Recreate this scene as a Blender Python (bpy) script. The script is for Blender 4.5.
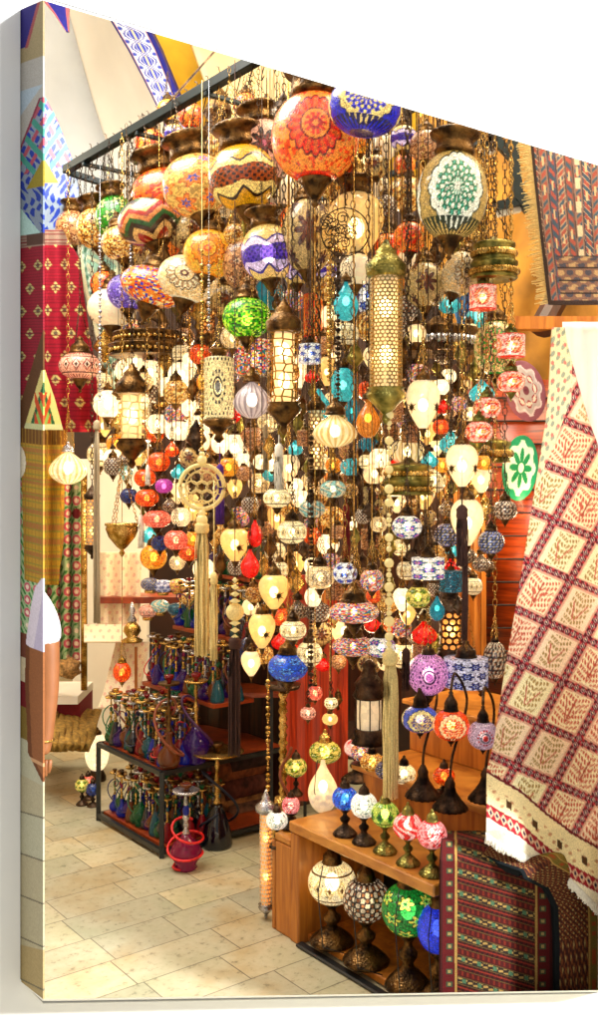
import bpy, math, random
import numpy as np
from mathutils import Vector, Matrix
for o in list(bpy.data.objects): bpy.data.objects.remove(o)
R=random.Random(7); PI=math.pi
sc=bpy.context.scene; C=sc.collection
F=1000.0; CX=300.0; HY=480.0; CH=1.5          # focal length in photo pixels, centre column, horizon row, eye height
# ---------------- camera, world, lights, exposure ----------------
cd=bpy.data.cameras.new('camera'); cam=bpy.data.objects.new('camera',cd); C.objects.link(cam)
cam.location=(0,0,CH); cam.rotation_euler=(PI/2,0,0)
cd.sensor_fit='HORIZONTAL'; cd.sensor_width=36; cd.lens=36*F/600.0; cd.shift_y=-30.5/600.0
cd.clip_start=.05; cd.clip_end=200; sc.camera=cam
w=bpy.data.worlds.new('World'); sc.world=w; w.use_nodes=True
w.node_tree.nodes['Background'].inputs[0].default_value=(1,1,1,1)
w.node_tree.nodes['Background'].inputs[1].default_value=.38
def lamp(name,kind,loc,energy,color,size=None,to=None):
    l=bpy.data.lights.new(name,kind); l.energy=energy; l.color=color
    if kind=='AREA': l.shape='DISK'; l.size=size
    elif size: l.shadow_soft_size=size
    o=bpy.data.objects.new(name,l); C.objects.link(o); o.location=loc
    if to is not None: o.rotation_euler=(Vector(to)-Vector(loc)).to_track_quat('-Z','Y').to_euler()
    return o
lamp('studio_key_lamp','AREA',(7.5,-.9,4.7),2500,(1,1,1),1.1,(0,2.4,1.4))
lamp('room_fill','AREA',(-1.15,3.6,3.75),100,(1,.97,.88),1.6,(-1.0,4.2,0))  # unseen fill added over the left floor to brighten the room
lamp('vault_fill','AREA',(-1.0,3.7,3.7),36,(1,.98,.92),1.0,(-1.6,5.8,4.6))  # unseen fill added to brighten the left vault
lamp('vault_fill','AREA',(.1,4.6,3.05),60,(1,.9,.66),1.2,(-.1,5.2,6))  # added fill pointing up, lifts the mustard vault
lamp('hall_fill','AREA',(-2.6,6.0,3.4),70,(1,.88,.66),1.2,(-1.6,6.2,0))  # added fill for the passage at left, no fitting there
lamp('stall_fill','AREA',(.7,3.4,3.7),48,(1,.85,.62),1.0,(.5,4.0,.8))  # added fill above the stall, out of view
s_=lamp('rug_fill_spot','SPOT',(-.7,-1.6,2.3),750,(1,.96,.9),.25,(.80,2.8,1.52)); s_.data.spot_size=math.radians(15.5); s_.data.spot_blend=.7  # added spot from behind the camera, brightens the lattice rug
lamp('wall_fill','AREA',(1.6,3.3,3.3),24,(1,.82,.5),.7,(1.2,4.4,1.8))  # added fill for the right hand walls, no fitting there
for i,(p,e) in enumerate([((-.35,4.6,2.05),14),((.1,3.95,1.7),12),((.55,3.7,1.65),10),((-.75,4.75,1.6),12),((.25,3.5,.95),5),((.95,3.9,1.3),9),((-.55,5.2,1.1),10),((.3,4.2,2.3),9)]):
    lamp('bulb_light','POINT',p,e*.75,(1,.72,.40),.06)
sc.view_settings.view_transform='Standard'; sc.view_settings.look='None'; sc.view_settings.exposure=.17; sc.view_settings.gamma=1
sc.cycles.max_bounces=7; sc.cycles.transparent_max_bounces=14
# ---------------- helpers ----------------
def P(x,y,D): return Vector(((x-CX)*D/F, D, CH+(HY-y)*D/F))
U=Vector((.609,-.793,0)); V=Vector((.793,.609,0))   # the two directions the tiles, racks and bars follow
def hx(s):
    c=[int(s[i:i+2],16)/255 for i in (0,2,4)]
    return tuple(v/12.92 if v<=.04045 else ((v+.055)/1.055)**2.4 for v in c)
def tag(o,label=None,cat=None,group=None,kind=None):
    if label:o['label']=label
    if cat:o['category']=cat
    if group:o['group']=group
    if kind:o['kind']=kind
    return o
def empty(name,loc,label,cat,group=None):
    o=bpy.data.objects.new(name,None); C.objects.link(o); o.location=loc; o.empty_display_size=.05
    return tag(o,label,cat,group)
def mesh(name,v,f,m,parent=None,smooth=True,cols=None,uvs=None):
    me=bpy.data.meshes.new(name); me.from_pydata([tuple(p) for p in v],[],f)
    if smooth: me.polygons.foreach_set('use_smooth',[True]*len(me.polygons))
    if cols is not None:
        a=me.color_attributes.new('col','FLOAT_COLOR','POINT')
        c=np.ones((len(v),4),dtype=np.float32); c[:,:3]=cols; a.data.foreach_set('color',c.ravel())
    if uvs is not None:
        l=me.uv_layers.new(name='UVMap'); idx=np.zeros(len(me.loops),dtype=np.int32); me.loops.foreach_get('vertex_index',idx)
        l.data.foreach_set('uv',np.asarray(uvs,dtype=np.float32)[idx].ravel())
    me.materials.append(m); me.update()
    o=bpy.data.objects.new(name,me); C.objects.link(o)
    if parent is not None: o.parent=parent
    return o
class MB:
    def __init__(s): s.v=[];s.f=[]
    def add(s,v,f):
        n=len(s.v); s.v+= [tuple(p) for p in v]; s.f+=[tuple(i+n for i in q) for q in f]; return s
    def box(s,c,d,ax=None):
        ax=ax or (Vector((1,0,0)),Vector((0,1,0)),Vector((0,0,1))); c=Vector(c)
        v=[c+ax[0]*(i*d[0]/2)+ax[1]*(j*d[1]/2)+ax[2]*(k*d[2]/2) for i in(-1,1) for j in(-1,1) for k in(-1,1)]
        return s.add(v,[(0,1,3,2),(4,6,7,5),(0,4,5,1),(2,3,7,6),(0,2,6,4),(1,5,7,3)])
    def lathe(s,prof,c=(0,0,0),n=20,rib=0,ribn=12,M=None):
        v=[];f=[]
        for r,z in prof:
            for i in range(n):
                a=2*PI*i/n; rr=r*(1+rib*(abs(math.cos(a*ribn/2))-.5)) if rib else r
                p=Vector((rr*math.cos(a),rr*math.sin(a),z))
                if M: p=M@p
                v.append(p+Vector(c))
        k=len(prof)
        for j in range(k-1):
            for i in range(n):
                i2=(i+1)%n; f.append((j*n+i,j*n+i2,(j+1)*n+i2,(j+1)*n+i))
        if prof[0][0]>1e-4: f.append(tuple(range(n))[::-1])
        if prof[-1][0]>1e-4: f.append(tuple((k-1)*n+i for i in range(n)))
        return s.add(v,f)
    def tube(s,pts,r,n=6,closed=False,taper=None):
        pts=[Vector(p) for p in pts]; K=len(pts); v=[];f=[]
        up=Vector((0,0,1))
        for k,p in enumerate(pts):
            a=pts[(k-1)%K] if (closed or k>0) else p; b=pts[(k+1)%K] if (closed or k<K-1) else p
            d=(b-a).normalized(); x=d.cross(up)
            if x.length<.05: x=d.cross(Vector((1,0,0)))
            x.normalize(); y=d.cross(x)
            rr=r if taper is None else r*taper[k]
            for i in range(n):
                t=2*PI*i/n; v.append(p+x*(rr*math.cos(t))+y*(rr*math.sin(t)))
        for k in range(K if closed else K-1):
            k2=(k+1)%K
            for i in range(n):
                i2=(i+1)%n; f.append((k*n+i,k2*n+i,k2*n+i2,k*n+i2))
        if not closed: f.append(tuple(range(n))); f.append(tuple((K-1)*n+i for i in range(n))[::-1])
        return s.add(v,f)
    def ring(s,c,R_,r,n=24,m=6,ax=None,sy=1):
        ax=ax or (Vector((1,0,0)),Vector((0,1,0))); c=Vector(c)
        return s.tube([c+ax[0]*(R_*math.cos(2*PI*i/n))+ax[1]*(R_*sy*math.sin(2*PI*i/n)) for i in range(n)],r,m,True)
    def sphere(s,c,r,n=12,sc_=(1,1,1)):
        k=n//2+1; prof=[(max(r*math.sin(PI*j/k),1e-5),-r*math.cos(PI*j/k)) for j in range(k+1)]
        return s.lathe(prof,(0,0,0),n,M=Matrix.Diagonal((sc_[0],sc_[1],sc_[2])) ) if False else s._sph(c,prof,n,sc_)
    def _sph(s,c,prof,n,q):
        t=MB().lathe(prof,(0,0,0),n); return s.add([Vector((p[0]*q[0],p[1]*q[1],p[2]*q[2]))+Vector(c) for p in t.v],t.f)
    def build(s,name,m,parent=None,smooth=True): return mesh(name,s.v,s.f,m,parent,smooth)
# ---------------- materials ----------------
def new(name):
    m=bpy.data.materials.new(name); m.use_nodes=True; nt=m.node_tree; b=nt.nodes['Principled BSDF']; return m,nt,b
def nd(nt,t,**k):
    n=nt.nodes.new(t)
    for a,b in k.items():
        if a.startswith('i_'): n.inputs[a[2:]].default_value=b
        else: setattr(n,a,b)
    return n
def ramp(nt,stops,interp='LINEAR'):
    r=nt.nodes.new('ShaderNodeValToRGB'); r.color_ramp.interpolation=interp; e=r.color_ramp.elements
    while len(e)<len(stops): e.new(.5)
    for q,(p,c) in zip(e,stops): q.position=p; q.color=(*c,1)
    return r
def flat(name,col,rough=.5,metal=0,noise=.25,scale=30,bump=0,emit=0,spec=.5):
    m,nt,b=new(name); L=nt.links.new
    tc=nd(nt,'ShaderNodeTexCoord'); n=nd(nt,'ShaderNodeTexNoise'); n.inputs['Scale'].default_value=scale; n.inputs['Detail'].default_value=6
    L(tc.outputs['Object'],n.inputs['Vector'])
    r=ramp(nt,[(.3,tuple(c*(1-noise) for c in col)),(.7,tuple(min(1,c*(1+noise)) for c in col))]); L(n.outputs[0],r.inputs[0]); L(r.outputs[0],b.inputs['Base Color'])
    b.inputs['Roughness'].default_value=rough; b.inputs['Metallic'].default_value=metal; b.inputs['Specular IOR Level'].default_value=spec
    if emit: L(r.outputs[0],b.inputs['Emission Color']); b.inputs['Emission Strength'].default_value=emit
    if bump:
        bp=nd(nt,'ShaderNodeBump'); bp.inputs['Strength'].default_value=bump; bp.inputs['Distance'].default_value=.004
        L(n.outputs[0],bp.inputs['Height']); L(bp.outputs[0],b.inputs['Normal'])
    return m
def metal(name,c1,c2,rough=.32):                 # chased, tarnished brass or bronze
    m,nt,b=new(name); L=nt.links.new
    tc=nd(nt,'ShaderNodeTexCoord'); n=nd(nt,'ShaderNodeTexVoronoi'); n.inputs['Scale'].default_value=150
    L(tc.outputs['Object'],n.inputs['Vector']); n2=nd(nt,'ShaderNodeTexNoise'); n2.inputs['Scale'].default_value=25; L(tc.outputs['Object'],n2.inputs['Vector'])
    r=ramp(nt,[(.35,c1),(.65,c2)]); L(n2.outputs[0],r.inputs[0]); L(r.outputs[0],b.inputs['Base Color'])
    b.inputs['Metallic'].default_value=.9; b.inputs['Roughness'].default_value=rough
    bp=nd(nt,'ShaderNodeBump'); bp.inputs['Strength'].default_value=.6; bp.inputs['Distance'].default_value=.003
    L(n.outputs['Distance'],bp.inputs['Height']); L(bp.outputs[0],b.inputs['Normal']); return m
def mosaic(name,emit,trans,cells=130,grout=.02,jit=.24,rough=.18,edge=.06):
    m,nt,b=new(name); L=nt.links.new
    tc=nd(nt,'ShaderNodeTexCoord'); at=nd(nt,'ShaderNodeAttribute',attribute_name='col')
    v1=nd(nt,'ShaderNodeTexVoronoi',feature='DISTANCE_TO_EDGE'); v1.inputs['Scale'].default_value=cells
    v2=nd(nt,'ShaderNodeTexVoronoi'); v2.inputs['Scale'].default_value=cells
    L(tc.outputs['Object'],v1.inputs['Vector']); L(tc.outputs['Object'],v2.inputs['Vector'])
    r=ramp(nt,[(0,(grout,)*3),(edge,(1,1,1))]); L(v1.outputs['Distance'],r.inputs[0])
    sx=nd(nt,'ShaderNodeSeparateColor'); L(v2.outputs['Color'],sx.inputs[0])
    mr=nd(nt,'ShaderNodeMapRange'); mr.inputs['To Min'].default_value=1-jit; mr.inputs['To Max'].default_value=1+jit*.6; L(sx.outputs[0],mr.inputs['Value'])
    m1=nd(nt,'ShaderNodeVectorMath',operation='SCALE'); L(at.outputs['Color'],m1.inputs[0]); L(mr.outputs[0],m1.inputs['Scale'])
    m2=nd(nt,'ShaderNodeVectorMath',operation='MULTIPLY'); L(m1.outputs[0],m2.inputs[0]); L(r.outputs[0],m2.inputs[1])
    m3=nd(nt,'ShaderNodeGamma'); m3.inputs[1].default_value=1.35; L(m2.outputs[0],m3.inputs[0]); L(m3.outputs[0],b.inputs['Base Color']); b.inputs['Roughness'].default_value=rough; b.inputs['Coat Weight'].default_value=.5; b.inputs['Coat Roughness'].default_value=.08
    L(m3.outputs[0],b.inputs['Emission Color']); b.inputs['Emission Strength'].default_value=emit
    bp=nd(nt,'ShaderNodeBump'); bp.inputs['Strength'].default_value=.35; bp.inputs['Distance'].default_value=.004; hs=nd(nt,'ShaderNodeMath',operation='SUBTRACT'); L(r.outputs[0],hs.inputs[0]); L(v2.outputs['Distance'],hs.inputs[1]); L(hs.outputs[0],bp.inputs['Height']); L(bp.outputs[0],b.inputs['Normal'])
    if trans:
        t=nd(nt,'ShaderNodeBsdfTransparent'); L(m2.outputs[0],t.inputs[0]); mx=nd(nt,'ShaderNodeMixShader'); mx.inputs[0].default_value=trans
        L(b.outputs[0],mx.inputs[1]); L(t.outputs[0],mx.inputs[2]); L(mx.outputs[0],nt.nodes['Material Output'].inputs[0])
    return m
def attrmat(name,rough=.9,emit=0,fine=500,bump=.3,sheen=0,amp=.35):      # woven or printed surface coloured by its own pattern attribute
    m,nt,b=new(name); L=nt.links.new
    at=nd(nt,'ShaderNodeAttribute',attribute_name='col'); tc=nd(nt,'ShaderNodeTexCoord'); n=nd(nt,'ShaderNodeTexNoise'); n.inputs['Scale'].default_value=fine; n.inputs['Detail'].default_value=3
    L(tc.outputs['Object'],n.inputs['Vector']); mr=nd(nt,'ShaderNodeMapRange'); mr.inputs['From Min'].default_value=.3; mr.inputs['From Max'].default_value=.7; mr.inputs['To Min'].default_value=1-amp; mr.inputs['To Max'].default_value=1+amp; L(n.outputs[0],mr.inputs['Value'])
    s=nd(nt,'ShaderNodeVectorMath',operation='SCALE'); L(at.outputs['Color'],s.inputs[0]); L(mr.outputs[0],s.inputs['Scale']); L(s.outputs[0],b.inputs['Base Color'])
    b.inputs['Roughness'].default_value=rough; b.inputs['Specular IOR Level'].default_value=.2
    bp=nd(nt,'ShaderNodeBump'); bp.inputs['Strength'].default_value=bump; bp.inputs['Distance'].default_value=.003; L(n.outputs[0],bp.inputs['Height']); L(bp.outputs[0],b.inputs['Normal']); return m
def wood(name,c1,c2,scale=(1,14,14),rough=.35):
    m,nt,b=new(name); L=nt.links.new
    tc=nd(nt,'ShaderNodeTexCoord'); mp=nd(nt,'ShaderNodeMapping'); mp.inputs['Scale'].default_value=scale; L(tc.outputs['Object'],mp.inputs[0])
    n=nd(nt,'ShaderNodeTexNoise'); n.inputs['Scale'].default_value=3.5; n.inputs['Detail'].default_value=8; n.inputs['Distortion'].default_value=1.2; L(mp.outputs[0],n.inputs[0])
    r=ramp(nt,[(.3,c1),(.7,c2)]); L(n.outputs[0],r.inputs[0]); L(r.outputs[0],b.inputs['Base Color']); b.inputs['Roughness'].default_value=rough
    bp=nd(nt,'ShaderNodeBump'); bp.inputs['Strength'].default_value=.15; L(n.outputs[0],bp.inputs['Height']); L(bp.outputs[0],b.inputs['Normal']); return m
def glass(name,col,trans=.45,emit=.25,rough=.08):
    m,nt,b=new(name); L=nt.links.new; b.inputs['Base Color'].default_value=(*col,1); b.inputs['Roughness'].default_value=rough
    b.inputs['Emission Color'].default_value=(*col,1); b.inputs['Emission Strength'].default_value=emit; b.inputs['Coat Weight'].default_value=.6  # emission puts a glow into the colour, hookahs and beads included
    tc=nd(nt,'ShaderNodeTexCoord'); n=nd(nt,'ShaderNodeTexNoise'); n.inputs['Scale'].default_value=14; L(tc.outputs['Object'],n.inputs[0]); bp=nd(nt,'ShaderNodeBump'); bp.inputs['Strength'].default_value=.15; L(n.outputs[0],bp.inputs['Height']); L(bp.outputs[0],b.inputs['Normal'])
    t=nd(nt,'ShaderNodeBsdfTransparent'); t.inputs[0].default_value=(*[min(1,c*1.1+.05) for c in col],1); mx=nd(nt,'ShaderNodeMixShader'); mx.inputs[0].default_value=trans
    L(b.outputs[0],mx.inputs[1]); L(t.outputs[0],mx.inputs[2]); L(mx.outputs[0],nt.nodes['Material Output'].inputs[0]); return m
def pierced(name,col,nu,nv,thr=.34,star=False):        # metal sheet with punched holes, laid out on the cylinder's own UVs
    m,nt,b=new(name); L=nt.links.new; b.inputs['Base Color'].default_value=(*col,1); b.inputs['Metallic'].default_value=.75; b.inputs['Roughness'].default_value=.35
    uv=nd(nt,'ShaderNodeUVMap'); mp=nd(nt,'ShaderNodeMapping'); mp.inputs['Scale'].default_value=(nu,nv,1); L(uv.outputs[0],mp.inputs[0])
    if star:
        v=nd(nt,'ShaderNodeTexVoronoi',feature='DISTANCE_TO_EDGE',voronoi_dimensions='2D'); v.inputs['Scale'].default_value=1; v.inputs['Randomness'].default_value=.45; L(mp.outputs[0],v.inputs['Vector'])
        g=nd(nt,'ShaderNodeMath',operation='GREATER_THAN'); g.inputs[1].default_value=thr; L(v.outputs['Distance'],g.inputs[0])
    else:
        sp=nd(nt,'ShaderNodeSeparateXYZ'); L(mp.outputs[0],sp.inputs[0])
        fl=nd(nt,'ShaderNodeMath',operation='FLOOR'); L(sp.outputs[1],fl.inputs[0]); hm=nd(nt,'ShaderNodeMath',operation='MULTIPLY'); hm.inputs[1].default_value=.5; L(fl.outputs[0],hm.inputs[0])
        ax=nd(nt,'ShaderNodeMath',operation='ADD'); L(sp.outputs[0],ax.inputs[0]); L(hm.outputs[0],ax.inputs[1])
        def loc(o):
            f=nd(nt,'ShaderNodeMath',operation='FRACT'); L(o,f.inputs[0]); s=nd(nt,'ShaderNodeMath',operation='SUBTRACT'); s.inputs[1].default_value=.5; L(f.outputs[0],s.inputs[0]); p=nd(nt,'ShaderNodeMath',operation='MULTIPLY'); L(s.outputs[0],p.inputs[0]); L(s.outputs[0],p.inputs[1]); return p.outputs[0]
        ad=nd(nt,'ShaderNodeMath',operation='ADD'); L(loc(ax.outputs[0]),ad.inputs[0]); L(loc(sp.outputs[1]),ad.inputs[1])
        g=nd(nt,'ShaderNodeMath',operation='LESS_THAN'); g.inputs[1].default_value=thr*thr; L(ad.outputs[0],g.inputs[0])
    t=nd(nt,'ShaderNodeBsdfTransparent'); mx=nd(nt,'ShaderNodeMixShader'); L(g.outputs[0],mx.inputs[0]); L(b.outputs[0],mx.inputs[1]); L(t.outputs[0],mx.inputs[2]); L(mx.outputs[0],nt.nodes['Material Output'].inputs[0]); return m
def emis(name,col,s):
    m,nt,b=new(name); b.inputs['Base Color'].default_value=(*col,1); b.inputs['Emission Color'].default_value=(*col,1); b.inputs['Emission Strength'].default_value=s; return m
M={}
M['bronze']=metal('bronze',hx('2a1c0e'),hx('7c5a30')); M['brass']=metal('brass',hx('8a6420'),hx('e8c070'),.25); M['dark']=metal('dark_metal',hx('1c1512'),hx('5a4636'),.4)
M['green_brass']=metal('green_brass',hx('4a4a1e'),hx('a89a50')); M['silver']=metal('silver',hx('8a8a90'),hx('d8d8e0'),.25)
M['mos0']=mosaic('mosaic_faint_glow',.10,0); M['mos1']=mosaic('mosaic_soft',.55,.10); M['mos2']=mosaic('mosaic_lit',.70,.25); M['mos3']=mosaic('mosaic_bright',.9,.3,jit=.2)  # even the dimmest grade has a faint glow put into its colour
M['tin']=mosaic('fine_mosaic',.5,.08,cells=230); M['frost0']=mosaic('frosted_soft',.35,.1,cells=60,grout=.8,jit=.1,edge=.02); M['frost']=mosaic('frosted_glass',.52,.38,cells=60,grout=.8,jit=.1,edge=.02); M['crackle']=mosaic('crackle_glass',.55,.30,cells=90,grout=.35,jit=.15,edge=.05)
M['ball']=mosaic('glowing_ball',1.5,.42,cells=70,grout=.6,jit=.15)
M['bulb']=emis('bulb',hx('ffedc0'),14); M['glow']=glass('glow_tube',hx('f0b868'),.35,.55,.4); M['glow_w']=glass('glow_tube_white',hx('fbe0b4'),.4,.6,.4)
M['black']=flat('black_paint',hx('16181a'),.4,0,.3); M['bar']=flat('bar_paint',hx('06181c'),.45,0,.3,spec=.3)
M['weave']=attrmat('weave'); M['print']=attrmat('canvas_ink',.8,fine=900,bump=.08,amp=.05); M['tile']=attrmat('glazed_tile',.3,fine=60,bump=.05,amp=.12)
M['cream_thread']=flat('cream_thread',hx('e6cf8e'),.85,0,.2,200,.5); M['brown_thread']=flat('brown_thread',hx('3a1c14'),.85,0,.3,200,.5); M['white_thread']=flat('white_thread',hx('f4efe2'),.9,0,.1,200,.5); M['violet_thread']=flat('violet_thread',hx('4a1d8c'),.85,0,.2,200,.5); M['grey_thread']=flat('grey_thread',hx('b4a488'),.85,0,.15,200,.5); M['red_thread']=flat('red_thread',hx('7c1420'),.85,0,.3,200,.5)
M['beech']=wood('beech_wood',hx('945018'),hx('c88030'),(9,9,1)); M['beech_top']=wood('beech_top',hx('9c5a1e'),hx('cc8c3a'),(3,3,9))
M['planks']=wood('plank_wood',hx('581604'),hx('b04410'),(1,1,16),.3); M['redwood']=wood('redwood',hx('7c1606'),hx('d2441c'),(14,14,1),.4); M['darkwood']=wood('dark_wood',hx('1c0c05'),hx('4a2410'),(12,12,1),.5)
# ---------------- patterns written into meshes as colour attributes ----------------
def H(a,b,s=0):
    x=np.sin(a*12.9898+b*78.233+s*37.719)*43758.5453; return x-np.floor(x)
def mixc(c,mask,col):
    m=np.clip(mask,0,1)[:,None]; return c*(1-m)+np.array(col)[None,:]*m
def pat(kind,pal,n=3,asp=1.0):
    pal=[np.array(hx(p)) for p in pal]
    def f(u,v):
        c=np.repeat(pal[0][None,:],len(u),0); a=(((u*n+.5)%1)-.5)*2*(4.0/n)*.8/asp; b=(v-.5)*2
        r=np.sqrt(a*a+b*b); th=np.arctan2(b,a); k=len(pal)
        if kind=='medal':
            r=r*1.18; pet=.66+.12*np.abs(np.cos(th*8))
            c=mixc(c,(H(np.floor(u*60),np.floor(v*30))>.72),pal[1]*.8+pal[0]*.2)
            c=mixc(c,r<pet+.06,pal[-1]); c=mixc(c,r<pet,pal[1]); c=mixc(c,(np.cos(th*16)>.0)&(r<pet-.05)&(r>.42),pal[2%k]*.5+pal[0]*.5); c=mixc(c,r<.42,pal[-1]); c=mixc(c,r<.38,pal[0]); c=mixc(c,(r<.30)&(np.cos(th*10)>-.2),pal[1]); c=mixc(c,r<.17,pal[2%k]); c=mixc(c,r<.08,pal[0])
            c=mixc(c,(np.abs(b)>.9),pal[1])
        elif kind=='bigflower':     # white scalloped flower with radiating petals, dark outlines
            R1=.78+.09*np.abs(np.cos(th*7)); c=mixc(c,r<R1+.05,pal[-1]); c=mixc(c,r<R1,pal[1]); rr=r+.0; q=np.cos(th*14)
            c=mixc(c,(r<.62)&(q*np.cos(r*22)>-.15),pal[2]); c=mixc(c,(r<.62)&(q*np.cos(r*22)>.6),pal[3]); c=mixc(c,r<.1,pal[1])
            z=(b<-.62)&(np.cos(u*2*PI*30)>((b+.62)*-5-.9)); c=mixc(c,z,pal[-1])
        elif kind=='star':
            c=mixc(c,H(np.floor(u*80),np.floor(v*40))>.8,pal[0]*.75)
            R1=.5*(.35+.65*np.abs(np.cos(th*4))**1.2); c=mixc(c,r<R1+.05,pal[-1]); c=mixc(c,r<R1*.7,pal[1]); c=mixc(c,r<.1,pal[2%k])
            a2=(((u*n)%1)-.5)*2*(4.0/n)*.8; b2=(np.abs(b)-.75); r2=np.sqrt(a2*a2+b2*b2); t2=np.arctan2(b2,a2); c=mixc(c,r2<.28*(.35+.65*np.abs(np.cos(t2*4))),pal[-1])
        elif kind=='zigzag':
            z=np.abs(((u*n*2)%1)-.5)*1.3+b*1.6; q=np.floor((z*3.0)%k).astype(int); 
            for i in range(k): c=mixc(c,q==i,pal[i])
        elif kind=='scallop':
            w_=.25*np.abs(np.sin(u*PI*n*2)); c=mixc(c,b>.25+w_,pal[0]); c=mixc(c,(b<.25+w_)&(b>.17+w_),pal[-1]); c=mixc(c,(b<.17+w_)&(b>-.5-w_),pal[1])
            mid=(b<.05+w_*.4)&(b>-.35-w_*.4); c=mixc(c,mid,pal[2%k]); c=mixc(c,mid&(np.cos(u*2*PI*26)*np.cos(v*60)>.2),pal[-1]); c=mixc(c,(b<-.5-w_)&(b>-.58-w_),pal[-1])
        elif kind=='confetti':
            q=H(np.floor(u*64),np.floor(v*26)); 
            for i in range(k): c=mixc(c,(q>i/k)&(q<=(i+1)/k),pal[i])
        elif kind=='flowers':
            uu=u*n*2; vv=v*3.2; s=np.floor(vv)%2; a3=((uu+s*.5)%1-.5)*2; b3=(vv%1-.5)*2; r3=np.sqrt(a3*a3+b3*b3); t3=np.arctan2(b3,a3)
            c=mixc(c,H(np.floor(u*70),np.floor(v*35))>.7,pal[0]*.7); pr=.55+.2*np.cos(t3*6); c=mixc(c,r3<pr+.14,pal[-1]); c=mixc(c,r3<pr,pal[1]); c=mixc(c,(r3<pr*.55),pal[2%k]); c=mixc(c,r3<.14,pal[-1])
        elif kind=='diamonds':
            q=np.abs(((u*n*4)%1)-.5)+np.abs(b)*.9; band=np.abs(b)<.5; c=mixc(c,band&(q<.42),pal[1]); c=mixc(c,band&(q<.3),pal[2%k]); c=mixc(c,band&(q<.15),pal[-1]); c=mixc(c,(np.abs(np.abs(b)-.58)<.04),pal[-1]); c=mixc(c,(np.abs(b)>.7)&(np.cos(u*2*PI*30)>.5),pal[1])
        elif kind=='swirl':
            q=np.sin(a*7+3*np.sin(b*4)+b*5); c=mixc(c,q>.0,pal[1]); c=mixc(c,np.abs(q)<.18,pal[-1])
        elif kind=='lattice':
            q=np.cos(u*2*PI*n*5)*np.cos(v*PI*9); c=mixc(c,q>.1,pal[1]); c=mixc(c,np.abs(q)<.13,pal[-1]); c=mixc(c,q<-.6,pal[2%k])
        elif kind=='ribs':
            c=mixc(c,np.cos(u*2*PI*18)>.3,pal[1])
        elif kind=='dots':
            R1=(np.abs(r-.5)<.06)&(np.cos(th*14)>0); c=mixc(c,R1|(r<.2),pal[1]); c=mixc(c,(np.abs(r-.3)<.04),pal[-1]); c=mixc(c,(r>.85)&(np.cos(u*2*PI*24)*np.cos(v*40)>.4),pal[-1])
        return np.clip(c,0,1)
    return f
SH={}
def shape(kind,KS=44):
    if kind=='globe': return [(math.sin(t)**.86*.5 if 0<math.sin(t) else 0,-.5*math.cos(t)) for t in [0.30+(PI-.62)*i/KS for i in range(KS+1)]]
    if kind=='tear':
        out=[]
        for i in range(KS+1):
            t=i/KS; z=-.5+t; r=.5*(math.sin(PI*min(1,(t**1.0)*.62+.10)))if t<.62 else .5*math.sqrt(max(0,1-((t-.62)/.43)**2)); 
            r=.09+.41*(1-(1-t/.66)**1.75) if t<.66 else .5*math.sqrt(max(0,1-((t-.66)/.37)**2.2))
            out.append((max(r,.02),z))
        return out
    if kind=='drop':   # bulb low, long neck on top
        return [((.5*math.sqrt(max(.04,1-((.38-t)/.39)**2)) if t<.38 else .07+.43*(.5+.5*math.cos((t-.38)/.62*PI))**.9),-.5+t) for t in [i/KS for i in range(KS+1)]]
    if kind=='cyl': return [(.36,-.5)]+[(.5,-.47)]+[(.5,-.47+.94*i/KS) for i in range(KS+1)]+[(.36,.5)]
    if kind=='onion': return [(max(.03,.5*math.sin(PI*(t**.8))**.8*(1 if t<.6 else 1)),-.5+t) for t in [.02+.95*i/KS for i in range(KS+1)]]
    if kind=='disc': return [(.03+.47*math.sin(PI*i/KS)**.5,-.5+i/KS) for i in range(KS+1)]
def shade(name,kind,w,h,pf,mat,parent,n=96,rib=0,face=None,loc=(0,0,0)):
    big=w>.125 or h>.125; prof=shape(kind,88 if big else 44); n=192 if big else n; k=len(prof); 
    if w<.085: prof=prof[::2]+([prof[-1]] if (k%2==0) else []); k=len(prof); n=48
    ang=np.arange(n)/n; v=[];u_=[];vv=[]
    for j,(r,z) in enumerate(prof):
        for i in range(n):
            a=2*PI*(ang[i])-PI/2; rr=r*w*(1+rib*abs(math.cos(a*8)))
            v.append((rr*math.cos(a),rr*math.sin(a),z*h)); u_.append(ang[i]); vv.append(z+.5)
    f=[(j*n+i,j*n+(i+1)%n,(j+1)*n+(i+1)%n,(j+1)*n+i) for j in range(k-1) for i in range(n)]
    f.append(tuple(range(n))[::-1]); f.append(tuple((k-1)*n+i for i in range(n)))
    o=mesh(name,v,f,mat,parent,True,cols=pf(np.array(u_),np.array(vv)),uvs=list(zip(u_,vv))); o.location=loc; return o
def bell(w,h,z0):   # bronze cap profile sitting on top of a shade, z0 is its bottom
    return [(w*.5,z0),(w*.52,z0+h*.06),(w*.47,z0+h*.12),(w*.43,z0+h*.3),(w*.45,z0+h*.36),(w*.36,z0+h*.5),(w*.2,z0+h*.68),(w*.12,z0+h*.8),(w*.16,z0+h*.86),(w*.07,z0+h*.95),(w*.03,z0+h)]
def collar(w,h,z0):
    return [(w*.36,z0),(w*.40,z0+h*.15),(w*.36,z0+h*.3),(w*.36,z0+h*.62),(w*.45,z0+h*.7),(w*.5,z0+h*.82),(w*.5,z0+h*.92),(w*.44,z0+h),(w*.1,z0+h*1.02)]
def fin(w,h,z0):    # finial hanging from z0 down
    return [(w*.04,z0-h),(w*.12,z0-h*.9),(w*.05,z0-h*.8),(w*.18,z0-h*.62),(w*.28,z0-h*.45),(w*.36,z0-h*.25),(w*.5,z0-h*.08),(w*.44,z0)]
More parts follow.
